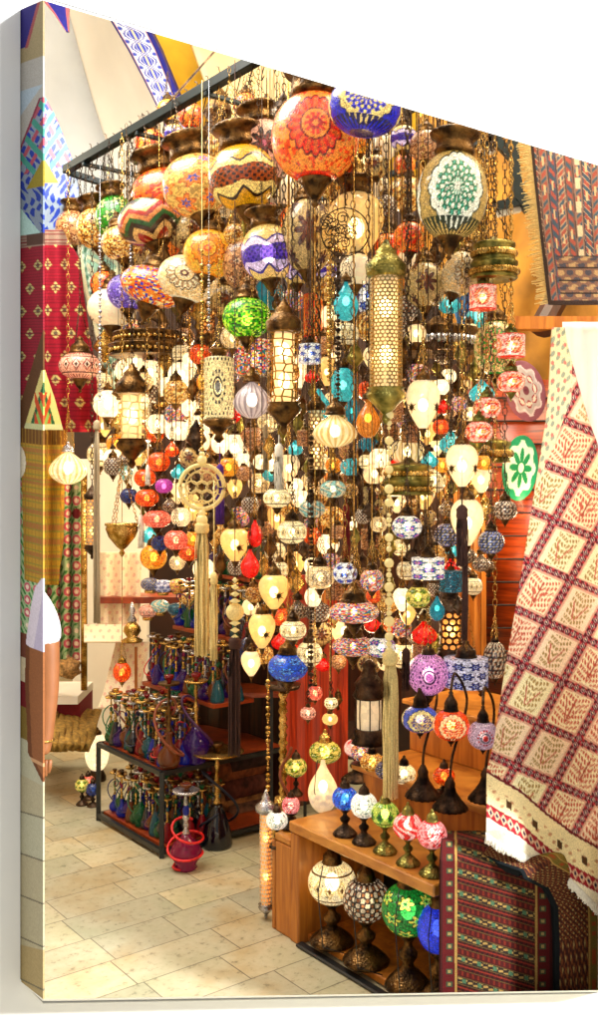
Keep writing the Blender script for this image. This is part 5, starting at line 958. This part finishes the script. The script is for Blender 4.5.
# the rug is built as one sheet whose lower hem runs obliquely, so its rows are given by a slanted parameter
def lat_sheet():
    nx,ny=210,430; v=[];px=[]
    for j in range(ny+1):
        t=j/ny
        for i in range(nx+1):
            s=i/nx; top=328; xl_top,xr_top=552,563
            yL=328+t*(832-328); xL=np.interp(yL,[328,345,385,420,470,520,600,680,740,770,832],[552,551,549,546,538,530,517,503,494,487,486])
            # right side: hem drops to the lower right corner outside the frame
            yR=328+t*(925-328); xR=np.interp(yR,[328,345,385,420,470,520,560,925],[564,567,578,588,606,622,622,622])
            x=xL+(xR-xL)*s; hem=0
            if t>.5: hem=(np.interp(x,[486,500,520,545,570,598,640],[832,842,850,868,878,905,930])-np.interp(s,[0,1],[832,925]))*((t-.5)/.5)**1.5
            y=yL+(yR-yL)*s+hem
            D=np.interp(y,[328,420,520,680,770,830,930],[3.05,2.95,2.9,2.84,2.76,2.69,2.70])+.10*(x-486)/150+.018*math.sin(x*.075+y*.012)*min(1,(y-328)/90)+.006*math.sin(x*.03-y*.05)
            v.append(P(x,y,D)); px.append((x,y,s,t))
    f=[(j*(nx+1)+i,(j+1)*(nx+1)+i,(j+1)*(nx+1)+i+1,j*(nx+1)+i+1) for j in range(ny) for i in range(nx)]
    a=np.array(px); o=mesh('hanging_carpet',v,f,M['weave'],None,True,cols=np.clip(lattice_col(a[:,0],a[:,1],a[:,2],a[:,3]),0,1)); md=o.modifiers.new('s','SOLIDIFY'); md.thickness=.008; md.offset=0
    tag(o,'large cream carpet with red lattice of squares hanging at the right','carpet')
    hem=[v[ny*(nx+1)+i] for i in range(0,nx+1,4)]; fringe('fringe',[Vector(h)+Vector((0,-.004,0)) for h in hem],.022,(-.15,-.1,-1),'white_thread',o,620,.002)
    return o
lat_sheet()
def tribal(x,y,s,t):
    a=s; c=base(x,'7c5c54'); lane=np.floor(s*15+ t*.6); hh=H(lane,lane*0+3); c=mixc(c,(lane%2)==1,hx('9c7c6c')); c=mixc(c,(lane%4)==2,hx('5c5468'))
    w=(s*15+t*.6)%1; q=np.sin(t*95+w*5*((lane%2)*2-1)); c=mixc(c,(q>.3)&(w>.2)&(w<.8),hx('b85848')); c=mixc(c,(q<-.55)&(w>.2)&(w<.8),hx('3c5c74')); c=mixc(c,(np.abs(w-.5)<.12)&(np.sin(t*38+lane)>.5),hx('e0c898')); c=mixc(c,(lane%3==0)&(np.abs(q)<.2),hx('dcc8a0')); c=mixc(c,(w<.06),hx('2c2024'))
    c=mixc(c,(lane==5)&(np.abs(w-.5)<.3)&(np.sin(t*46)>.1),hx('e8dcb8')); low=t>.72; q2=np.sin(s*40+np.floor(t*30))*np.sin(t*75); lc=base(x,'8c6858'); lc=mixc(lc,q2>.35,hx('c8a878')); lc=mixc(lc,q2<-.4,hx('4c4c5c')); lc=mixc(lc,((t*14)%1<.12),hx('2c1c1c')); c=np.where((low&(s>.12))[:,None],lc,c)
    c=mixc(c,(s<.035)|(t>.975),hx('34201c')); return c*1.1+.03
o=rug('hanging_carpet',[(130,528,660,3.3,3.0),(150,530,660,3.3,3.0),(230,539,660,3.28,3.0),(305,549,660,3.26,3.0)],'faded rust and blue striped tribal carpet hanging at the upper right corner',tribal,fn=lambda x,y,s,t:.012*math.sin(s*9+t*3))
fringe('fringe',[P(530,140,3.3),P(534,180,3.29),P(540,235,3.28),P(548,303,3.26)],.04,(-1,-.1,-.25),'cream_thread',o,150)
# white cloth
M['white_cloth']=flat('white_cloth',hx('e8f0f0'),.85,0,.03,5,.15)
o=sheet('white_sheet',[(322,563,680,3.6,3.4),(500,563,680,3.6,3.4)],M['white_cloth'],nx=40,ny=20,thick=.006,kind=None,fn=lambda x,y,s,t:.015*math.sin(x*.25)); tag(o,'white cloth hanging behind the top of the red lattice carpet','cloth')
# kilims over the chest at lower right
r=empty('wooden_chest',P(520,940,2.98),'wooden chest under the folded kilims, lower right','chest'); MB().box((0.03,.05,-.22),(.36,.22,.66)).build('body',M['darkwood'],r,False)
def kilim(x,y,s,t):
    # rows slope to the lower right
    q=(y-840)-.30*(x-440); c=base(x,'4c120e'); lane=np.floor(q/7.2); w=(q/7.2)%1; k=np.sin(x*.5+lane*1.3)
    c=mixc(c,(lane%3==0),hx('30241c')); c=mixc(c,(lane%3==0)&(np.abs(w-.5)<.34)&(np.sin(x*.62+lane)*np.sin(w*9+x*.3)>.1),hx('b08c4c')); c=mixc(c,(lane%3==0)&(np.sin(x*.4+lane*2)>.7)&(np.abs(w-.5)<.3),hx('4c7050'))
    c=mixc(c,(lane%3==1)&(np.sin(x*1.3+w*4)>.2),hx('2c0e0a')); c=mixc(c,(lane%3==1)&(np.abs(w-.5)<.1),hx('8c2c1c')); c=mixc(c,(lane%3==2)&(np.sin(x*1.2)>.3)&(np.abs(w-.5)<.3),hx('782414')); c=mixc(c,(w<.1),hx('6c542a'))
    xl=x-440; xr=551-x; e=np.minimum(xl,xr); bc=base(x,'5c1010'); bc=mixc(bc,(np.abs(e-9)<3.2)&(np.sin(y*.5)>.2),hx('3c4c34')); bc=mixc(bc,(np.abs(e-9)<1.6)&(np.sin(y*.5)>.7),hx('a08850')); bc=mixc(bc,(np.abs(e-15.5)<1.2),hx('b08c48')); bc=mixc(bc,e<2,hx('40100c')); c=np.where((e<17)[:,None],bc,c); return c*.62
o=rug('folded_kilim',[(832,446,540,2.95,2.95),(841,441,548,2.74,2.76),(860,440,552,2.68,2.74),(1040,439,554,2.67,2.74)],'dark red and brown banded kilim draped over the chest front, lower right',kilim,nx=260,ny=360,fn=lambda x,y,s,t:.008*math.sin(s*7+t*2))
def kil2(x,y,s,t):
    c=base(x,'5c1812'); c=mixc(c,s<.5,hx('44201a')); c=mixc(c,(s<.5)&(np.sin(t*330+s*20)*np.sin(s*110+np.floor(t*50))>.25),hx('8c4c24')); c=mixc(c,(s<.5)&(np.sin(t*170)*np.cos(s*80)>.7),hx('b09458')); c=mixc(c,s<.07,hx('0c1418'))
    c=mixc(c,(s>.5)&(s<.63),hx('7c6c2c')); c=mixc(c,(np.abs(s-.565)<.03)&(np.sin(t*140)>.2),hx('a85028')); c=mixc(c,(np.abs(s-.5)<.012)|(np.abs(s-.63)<.012),hx('c09850'))
    q=np.abs(((t*5)%1)-.5)*.6; c=mixc(c,(s>.64)&(np.abs(s-.66-q)<.022),hx('b88c44')); c=mixc(c,(s>.64)&(s>.7+q)&(np.sin(t*220)*np.sin(s*130)>.5),hx('2c3428')); c=mixc(c,(s>.64)&(s<.64+q),hx('8c7430')); return c*.7
def foldsheet(name,pts,label,col,wdt,nx=120,ny=220,th=.03):
    """a folded carpet lying over the chest: runs along a bent path of photo points, given left and right edges"""
    v=[];px=[]; K=len(pts)
    for j in range(ny+1):
        t=j/ny; q=[np.interp(t*(K-1),range(K),[p[k] for p in pts]) for k in range(6)]
        for i in range(nx+1): s=i/nx; x=q[0]+(q[3]-q[0])*s; y=q[1]+(q[4]-q[1])*s; D=q[2]+(q[5]-q[2])*s-.03*math.sin(s*PI); v.append(P(x,y,D)); px.append((x,y,s,t))
    f=[(j*(nx+1)+i,(j+1)*(nx+1)+i,(j+1)*(nx+1)+i+1,j*(nx+1)+i+1) for j in range(ny) for i in range(nx)]
    a=np.array(px); o=mesh(name,v,f,M['weave'],None,True,cols=np.clip(col(a[:,0],a[:,1],a[:,2],a[:,3]),0,1)); md=o.modifiers.new('s','SOLIDIFY'); md.thickness=th; md.offset=0; bv=o.modifiers.new('b','BEVEL'); bv.width=.006; bv.limit_method='ANGLE'; return tag(o,label,'carpet')
foldsheet('folded_carpet',[(482,854,2.73,500,832,2.80),(498,866,2.70,540,842,2.84),(520,874,2.68,575,850,2.82),(540,884,2.73,610,870,2.88),(551,905,2.74,618,895,2.88),(553,940,2.74,618,930,2.86),(553,1045,2.74,618,1045,2.84)],'thick folded carpet with brown border and red field beside the kilim, lower right corner',kil2,.1)
# ---------------- left side hangings ----------------
def redd(x,y,s,t):
    c=base(x,'8c1024'); q=np.abs(((x+ (np.floor(y/23)%2)*8)/16.)%1-.5)*2*.9+np.abs((y/23.)%1-.5)*2; c=mixc(c,q<.52,hx('b8a868')); c=mixc(c,q<.25,hx('5c4c3c')); c=mixc(c,(y<245),hx('8c7464')); c=mixc(c,(np.sin(y*2.1)>.7),hx('6c0c1c')); return c
rug('hanging_carpet',[(230,18,62,4.72,4.75),(260,15,80,4.72,4.75),(300,12,84,4.7,4.73),(350,10,92,4.7,4.72),(380,10,96,4.7,4.72),(432,12,100,4.7,4.72)],'crimson carpet with cream diamonds hanging at the left edge',redd,nx=110,ny=180,fn=lambda x,y,s,t:.02*math.sin(x*.3))
def grn(x,y,s,t):
    c=base(x,'7c9c90'); k=np.sin(x*.8+y*.3)*np.sin(y*.35-x*.2); c=mixc(c,k>.3,hx('c8dcd0')); c=mixc(c,k<-.4,hx('3c6c58')); c=mixc(c,(s<.1)|(s>.9),hx('d0ccb0')); return c
rug('hanging_carpet',[(236,76,104,4.85,5.0),(290,84,122,4.85,5.0),(345,98,138,4.85,5.0),(430,104,150,4.85,5.0)],'narrow sea green patterned carpet hanging beside the crimson one',grn,nx=60,ny=120)
def pray(x,y,s,t):
    dx=np.abs(x-42); c=base(x,'8cb050'); e=dx-(2+(y-372)*.29); c=mixc(c,e>-4,hx('d8c878')); c=mixc(c,(e>-7)&(e<-4),hx('2c5c34')); c=mixc(c,(dx<9)&(y>392)&(y<424)&(np.sin(dx*.9+y*.3)>-.2),hx('c84820')); c=mixc(c,y>424,hx('c8c890')); return c
rug('prayer_rug',[(370,38,45,4.45,4.45),(400,28,55,4.45,4.45),(430,20,63,4.45,4.45)],'small pointed green and orange prayer rug over the gold cloth',pray,nx=60,ny=90)
def gold(x,y,s,t):
    c=base(x,'b88c28'); st_=np.sin(y*.42); c=mixc(c,st_>.3,hx('a86c34')); c=mixc(c,np.sin(y*.9+1)>.8,hx('8c8430')); c=mixc(c,(y<445),hx('6c4414')); c=mixc(c,np.sin(x*1.9)>.8,hx('9c7424')); return c
rug('gold_cloth',[(430,15,66,4.6,4.65),(480,15,64,4.6,4.65),(540,18,63,4.6,4.65),(585,25,58,4.6,4.65)],'gold and brown striped cloth hanging at the left edge',gold,nx=80,ny=140,cat='cloth',fn=lambda x,y,s,t:.02*math.sin(x*.5))
def flor(x,y,s,t):
    c=base(x,'a8c090'); sx=x/9.;sy=y/13.; j=H(np.floor(sx),np.floor(sy)); d=np.hypot((sx%1)-.5,(sy%1)-.5); c=mixc(c,(d<.36)&(j>.3),hx('c85868')); c=mixc(c,(d<.18),hx('f0d8c0')); c=mixc(c,(d>.42)&(np.sin(x*1.3+y*.7)>.1),hx('3c7c3c')); c=mixc(c,(d<.4)&(j<.12),hx('742028')); return c
rug('floral_curtain',[(460,45,80,4.9,4.95),(560,45,80,4.9,4.95),(660,42,79,4.9,4.95)],'green curtain with red and pink flowers behind the gold cloth',flor,nx=90,ny=240,cat='curtain',fn=lambda x,y,s,t:.03*math.sin(x*.55))
rug('floral_curtain',[(560,15,52,5.0,5.0),(700,15,52,5.0,5.0)],'red flowered curtain behind the person at the left edge',lambda x,y,s,t:mixc(flor(x,y,s,t),np.sin(x*.6)*np.sin(y*.3)>.2,hx('7c1c24')),nx=60,ny=90,cat='curtain')
o=MB().tube([P(84,470,4.9),P(84,690,4.9)],.016,12).build('brass_post',M['brass'],None); tag(o,'slim brass post between the floral curtain and pale wall','post')
def pink(x,y,s,t): c=base(x,'f4e0c0'); k=np.sin(x*.7+y*.15)*np.sin(y*.5); c=mixc(c,k>.6,hx('e8b8a0')); return c
rug('pale_shawl',[(552,99,141,4.95,4.9),(600,99,140,4.92,4.9),(640,98,137,4.9,4.85)],'pale peach shawl hanging before the bright wall',pink,nx=60,ny=90,cat='shawl',fn=lambda x,y,s,t:.02*math.sin(x*.4))
rug('pale_rug',[(642,116,150,4.9,4.9),(690,104,140,4.75,4.75),(708,98,128,4.7,4.7)],'cream rug sloping down behind the brass urn',pink,nx=50,ny=70)
rug('shawl_cloth',[(625,84,138,4.88,4.85),(642,84,140,4.7,4.72)],'folded cream cloth over the top of the bench',pink,nx=50,ny=30,cat='cloth')
# bench with red side, basket and cushions
r=empty('bench',P(70,720,5.1),'low bench with pale top and dark red side at left','bench'); MB().box((-.12,0,.14),(.40,.36,.04)).build('seat',M['white_plaster'],r,False); MB().box((-.10,.02,0),(.36,.3,.24)).build('side',M['red_thread'],r,False)
o=sheet('straw_mat',[(712,40,100,4.95,5.2),(730,35,96,4.7,4.9),(748,38,90,4.5,4.7)],flat('straw',hx('8c6a28'),.9,0,.5,60,.6),nx=30,ny=20,thick=.04,kind=None,fn=lambda x,y,s,t:.015*math.sin(x*.2+y*.3)+.01*math.sin(x*.9)); tag(o,'rumpled brown straw sacking on the floor before the bench','sacking')
def blob(name,c,q,m,lab,cat,seed=0):
    t=MB()._sph((0,0,0),[(max(math.sin(PI*j/16),1e-5),-math.cos(PI*j/16)) for j in range(17)],28,(1,1,1)); v=[]
    for p in t.v: p=Vector(p); k=1+.13*math.sin(p.x*5+seed)*math.cos(p.z*6+seed)+.06*math.sin(p.y*11+p.x*7); v.append(Vector((p.x*q[0],p.y*q[1],p.z*q[2]))*k+Vector(c))
    o=mesh(name,v,t.f,m); return tag(o,lab,cat)
blob('cushion',P(68,668,4.9),(.06,.05,.05),flat('cushion_a',hx('a8804c'),.9,0,.7,70,.5),'patterned tan cushion on the bench','cushion')
blob('cushion',P(48,664,4.95),(.06,.05,.06),flat('cushion_b',hx('5c1c20'),.9,0,.7,60,.5),'dark red patterned cushion at the left edge of the bench','cushion',2)
# brass urn on a stand
r=empty('brass_urn',P(132,640,4.7),'small brass urn with pointed lid before the bright wall','urn'); s=4.7/F
MB().lathe([(10*s,-2*s),(11*s,0),(5*s,3*s),(9*s,9*s),(8*s,13*s),(4*s,18*s)],n=24).build('body',M['brass'],r); MB().lathe([(4*s,18*s),(5*s,20*s),(2*s,25*s),(3.5*s,30*s),(.5*s,38*s)],n=20).build('lid',M['silver'],r)
o=MB().box(P(136,700,4.72),(.012,.012,.5)).build('stand_post',M['beech'],None,False); tag(o,'thin wooden post under the brass urn','post')
# violet vase and dark goods behind the rack
r=empty('dark_vase',P(252,668,4.15),'dark violet blue glazed vase behind the yellow teardrop lamps','vase'); s=4.15/F; shade('body','globe',28*s,34*s,pf('nvy'),M['mos0'],r,loc=(0,0,16*s)); MB().lathe([(7*s,32*s),(6*s,36*s),(8*s,40*s),(7*s,40.5*s)],n=20).build('neck',M['dark'],r)
o=MB().box(P(245,690,4.45),(.5,.22,.02)).build('wall_shelf',M['shelf'],None,False); tag(o,'dark red brown shelf behind the long brown tassel','shelf')
o=MB().box(P(150,598,4.95),(.5,.2,.03)).build('wall_shelf',M['shelf'],None,False); tag(o,'dark shelf under the orange lamp cluster','shelf')
for i,(x,y,pk,lab) in enumerate([(150,585,'dm','dark mosaic bowl'),(163,587,'pnb','blue and white flowered bowl'),(178,586,'cf','cream bowl with small flowers'),(160,607,'swr','pale green bowl'),(177,610,'teal','teal bowl'),(190,600,'am','amber bowl'),(148,612,'pm','pink patterned bowl')]):
    D=4.75; s=D/F; r=empty('mosaic_bowl',P(x,y+6,D),lab+' stacked above the hookahs','bowl','bowls stacked above the hookahs'); shade('body','globe',19*s,13*s,pf(pk),M['mos1'],r,loc=(0,0,7*s)); MB().lathe([(5*s,-2*s),(6*s,0),(4*s,2*s)],n=16).build('foot',M['brass'],r)
# rolled carpets in the dark bay under the hookahs at right
for i,(x,y,q,c_) in enumerate([(238,772,.055,'8c4c28'),(245,790,.05,'5c2c20'),(236,803,.05,'9c6c3c'),(252,762,.045,'3c2420'),(250,815,.045,'6c4834'),(228,785,.045,'8c6c4c')]):
    a=P(x-22,y,4.4); 
    mb=MB(); mb.tube([a,a+V*.25,a+V*.5],q,20); o=mb.build('rolled_carpet',flat('roll_%d'%i,hx(c_),.9,0,.6,40,.4)); tag(o,['rust coloured rolled carpet, topmost but one of the pile behind the black hookah','dark brown rolled carpet in the middle of the pile','tan rolled carpet low in the pile behind the black hookah','nearly black rolled carpet on top of the pile','grey brown rolled carpet at the bottom of the pile','pale brown rolled carpet at the left of the pile'][i],'rolled carpet','rolled carpets behind the black hookah')
# round embroidered discs on the plank wall
def disc(x,y,w,h,D,fnc,lab,tilt):
    n=90; v=[(0,0,0)];px=[(0,0)]; s=D/F
    for j in range(1,31):
        for i in range(n): a=2*PI*i/n; q=j/30; v.append((q*w/2*s*math.cos(a),.02*(1-q*q)*-1,q*h/2*s*math.sin(a))); px.append((q,a))
    f=[(0,1+i,1+(i+1)%n) for i in range(n)]+[(1+(j-1)*n+i,1+j*n+i,1+j*n+(i+1)%n,1+(j-1)*n+(i+1)%n) for j in range(1,30) for i in range(n)]
    a=np.array(px); o=mesh('embroidered_disc',v,f,M['tile'],None,True,cols=fnc(a[:,0],a[:,1])); o.location=P(x,y,D); o.rotation_euler=(0,math.radians(tilt),0); md=o.modifiers.new('s','SOLIDIFY'); md.thickness=.012; tag(o,lab,'wall disc')
def d1(q,a): c=base(q,'20805a'); w=.78+.08*np.cos(a*8); c=mixc(c,q<w,hx('b8dcc0')); c=mixc(c,q<.62*(.35+.65*np.abs(np.cos(a*4))),hx('187848')); c=mixc(c,q<.16,hx('c8e4c8')); return c
def d2(q,a): c=base(q,'7c4858'); w=.78+.08*np.cos(a*8); c=mixc(c,q<w,hx('c8b8c0')); c=mixc(c,q<w-.08,hx('a49ca0')); c=mixc(c,(np.abs(q-.45)<.14*np.abs(np.cos(a*4))),hx('8c3440')); c=mixc(c,(np.abs(q-.45)<.06*np.abs(np.cos(a*4))),hx('e0c8c0')); c=mixc(c,q<.16,hx('6c3848')); return c
disc(520,468,36,66,4.0,d1,'pale and dark green round disc with star pattern on the plank wall',6); disc(525,391,40,62,3.98,d2,'grey and plum round disc with petal pattern above the green one',-14)
# blue cloth and striped awning behind the centre lamps
o=sheet('blue_cloth',[(288,452,470,3.9,3.9),(315,456,476,3.9,3.9),(348,466,478,3.9,3.9)],flat('blue_cloth',hx('1c6cb0'),.9,0,.25,20,.4),nx=20,ny=20,thick=.01,kind=None,fn=lambda x,y,s,t:.02*math.sin(x*.5)); tag(o,'bright blue cloth behind the small red flower lamps','cloth')
for i,(x,y,w_,h_,c_) in enumerate([(440,385,60,8,'c8b088'),(452,415,50,7,'8c6c48'),(444,370,70,10,'5c2c18'),(462,400,46,9,'3c2418')]):
    o=MB().box(P(x,y,4.0),(w_*.004,.06,h_*.004)).build('picture_rail',M['darkwood'] if i>1 else flat('rail_%d'%i,hx(c_),.6,0,.3),None,False); tag(o,['pale wooden rail behind the teardrop lamp','brown wooden rail low behind the teardrop lamp','dark wooden beam under the copper crown','nearly black wooden beam beside the small red flower lamps'][i],'rail')
# ---------------- person cropped by the left edge: back of a small figure in a white shirt ----------------
D=3.35; bx=P(30,0,D).x-.15; r=empty('person',(bx,D,0),'person in a white top with one bare arm hanging down at the left edge','person')
def skin(name,joints,edges,mat,par,sub=2):
    me=bpy.data.meshes.new(name); me.from_pydata([j[:3] for j in joints],edges,[]); o=bpy.data.objects.new(name,me); C.objects.link(o); o.parent=par
    sk=o.modifiers.new('k','SKIN'); 
    for i,j in enumerate(joints): me.skin_vertices[0].data[i].radius=(j[3],j[4] if len(j)>4 else j[3])
    me.skin_vertices[0].data[0].use_root=True; sk.use_smooth_shade=True; s_=o.modifiers.new('s','SUBSURF'); s_.levels=sub; s_.render_levels=sub; me.materials.append(mat); return o
SK=flat('skin',hx('8a5630'),.55,0,.08,20); 
zz=lambda y:CH+(HY-y)*D/F; ax_=P(49,0,D).x-bx
J=[(0,0,.72,.12,.09),(0,0,.9,.10,.08),(0,0,1.06,.10,.07),(0,0,1.15,.06,.05),(0,0,1.22,.042),(0,0,1.30,.062,.075),(0,0,1.40,.05,.06),
 (-.13,0,1.13,.045),(-.19,0,.9,.036),(-.2,-.02,.68,.028),
 (ax_-.05,0,zz(606),.045),(ax_,-.01,zz(640),.042),(ax_+.004,-.02,zz(690),.036),(ax_-.002,-.035,zz(735),.026),(ax_-.004,-.04,zz(752),.028,.016),
 (-.08,0,.68,.075),(-.09,-.01,.38,.05),(-.09,0,.07,.034),(-.09,-.09,.03,.03),(.08,0,.68,.075),(.09,-.01,.38,.05),(.09,0,.07,.034),(.09,-.09,.03,.03)]
E=[(0,1),(1,2),(2,3),(3,4),(4,5),(5,6),(3,7),(7,8),(8,9),(3,10),(10,11),(11,12),(12,13),(13,14),(0,15),(15,16),(16,17),(17,18),(0,19),(19,20),(20,21),(21,22)]
skin('body',J,E,SK,r)
for k,(dx,L_) in enumerate([(-.018,.055),(-.006,.065),(.007,.06),(.019,.048)]): skin('finger',[(ax_-.004+dx,-.045,zz(755),.009),(ax_-.004+dx,-.052,zz(755)-L_*.5,.0085),(ax_-.006+dx*.8,-.045,zz(755)-L_,.007)],[(0,1),(1,2)],SK,r,1)
skin('thumb',[(ax_-.028,-.05,zz(748),.010),(ax_-.038,-.065,zz(758),.009),(ax_-.034,-.07,zz(766),.008)],[(0,1),(1,2)],SK,r,1)
WT=flat('white_shirt',hx('e4dce8'),.85,0,.04,30,.2)
skin('shirt',[(0,0,.74,.16,.125),(0,0,.9,.15,.12),(0,0,1.06,.17,.13),(0,0,1.15,.11,.09),(ax_-.06,0,zz(596),.055),(ax_-.01,-.005,zz(618),.052),(ax_+.004,-.012,zz(650),.06,.055),(-.14,0,1.12,.055),(-.18,0,.97,.055)],[(0,1),(1,2),(2,3),(3,4),(4,5),(5,6),(3,7),(7,8)],WT,r)
MB().lathe([(.13,.42),(.13,.5),(.12,.6),(.13,.76)],n=30,rib=.05,ribn=10).build('shorts',flat('shorts',hx('b8a890'),.9,0,.3,30,.3),r)
MB()._sph((0,.015,1.34),[(max(.085*math.sin(PI*j/12),1e-5),-.085*math.cos(PI*j/12)) for j in range(13)],24,(.95,1.1,1.15)).build('headscarf',WT,r)
MB().ring((ax_-.002,-.036,zz(737)),.027,.004,20,6).build('bracelet',M['brass'],r)
# ---------------- the printed left edge of the canvas: the picture's own edge, mirrored ----------------
def side_mesh():
    nx,ny=44,1400; S_,T_=np.meshgrid(np.arange(nx+1)/nx,np.arange(ny+1)/ny); s=S_.ravel(); y=T_.ravel()*999; dx=(1-s)*25.; x=43+dx; z=s*0
    c=base(x,'a8a49c'); c=mixc(c,(y<55),hx('9c8c68')); cr=y-(10+dx*1.1); c=mixc(c,(y<40)&(dx>8+(32-y)*-.35)&(dx<30-y*.1)&(dx>y*.3+4),hx('2c2474')); c=mixc(c,(y<42)&(np.abs(dx-(y*.3+4))<1.6),hx('9c4c50')); c=mixc(c,(y>84)&(dx>(y-84)*.9),hx('a4b4c0'))
    e=4+(y-97)*.43; c=np.where(((y>97)&(y<236)&(dx<e))[:,None],tilecol(x,y,z,z),c); c=mixc(c,(y>200)&(y<240)&(dx>(236-y)*.7),hx('a8c8c0'))
    c=np.where((y>232)[:,None],redd(x,y,z,z),c); c=mixc(c,(y>232)&(y<244)&(dx<16),hx('54382c'))
    c=mixc(c,(y>330)&(y<432)&(dx<(y-330)*.3),hx('5c3818')); c=np.where(((y>370)&(y<432)&(dx<2+(y-372)*.29))[:,None],pray(x,y,z,z),c)
    c=np.where(((y>430)&(y<585))[:,None],flor(x,y,z,z),c); c=np.where(((y>430)&(y<585)&(dx<23-(y-430)*.03))[:,None],gold(x,y,z,z),c); c=mixc(c,(y>440)&(y<490)&(dx>17)&(np.hypot(dx-26,(y-465)*.5)<9),hx('e8dcc0'))
    c=np.where((y>585)[:,None],flor(x,y,z,z),c); c=mixc(c,(y>640)&(y<665),hx('6c3828')); c=mixc(c,(y>665)&(y<690),hx('c8b898')); c=mixc(c,(y>690)&(y<715),hx('6c0c14')); c=mixc(c,(y>715)&(y<750),hx('7c6428')); c=mixc(c,y>748,hx('b4b096'))
    wd=np.interp(y,[578,590,610,640,650,654],[1,8,12,16,17,9]); c=mixc(c,(y>578)&(y<654)&(dx<wd),hx('dcd0dc')); c=mixc(c,(y>578)&(y<654)&(dx<wd)&(dx<3+(y-610)*.15),hx('c0b4cc'))
    wd=np.interp(y,[650,690,730,760,782],[17,18,16,15,1]); c=mixc(c,(y>652)&(y<782)&(dx<wd),hx('905830')); c=mixc(c,(y>652)&(y<782)&(dx<wd)&(dx>wd-4),hx('6c3c1c')); c=mixc(c,(y>763)&(y<767)&(dx<wd),hx('c8986c'))
    fl=y>786; lane=((y-dx*.30)/43.)%1; c=mixc(c,fl&(H(np.floor((y-dx*.3)/43.),z)>.5),hx('b0a688')); c=mixc(c,y>950+dx*.5,hx('a89468')); c=mixc(c,fl&(lane<.035),hx('6c6654')); 
    c=np.clip(c,0,1)*(.80+.2*H(x,y))[:,None]
    v=[btl.lerp(ftl,a).lerp(bbl.lerp(fbl,a),b) for a,b in zip(s,T_.ravel())]
    f=[(j*(nx+1)+i,(j+1)*(nx+1)+i,(j+1)*(nx+1)+i+1,j*(nx+1)+i+1) for j in range(ny) for i in range(nx)]
    o=mesh('left_edge',v,f,M['print'],cv,False,cols=c); md=o.modifiers.new('s','SOLIDIFY'); md.thickness=.004; md.offset=-1
side_mesh()
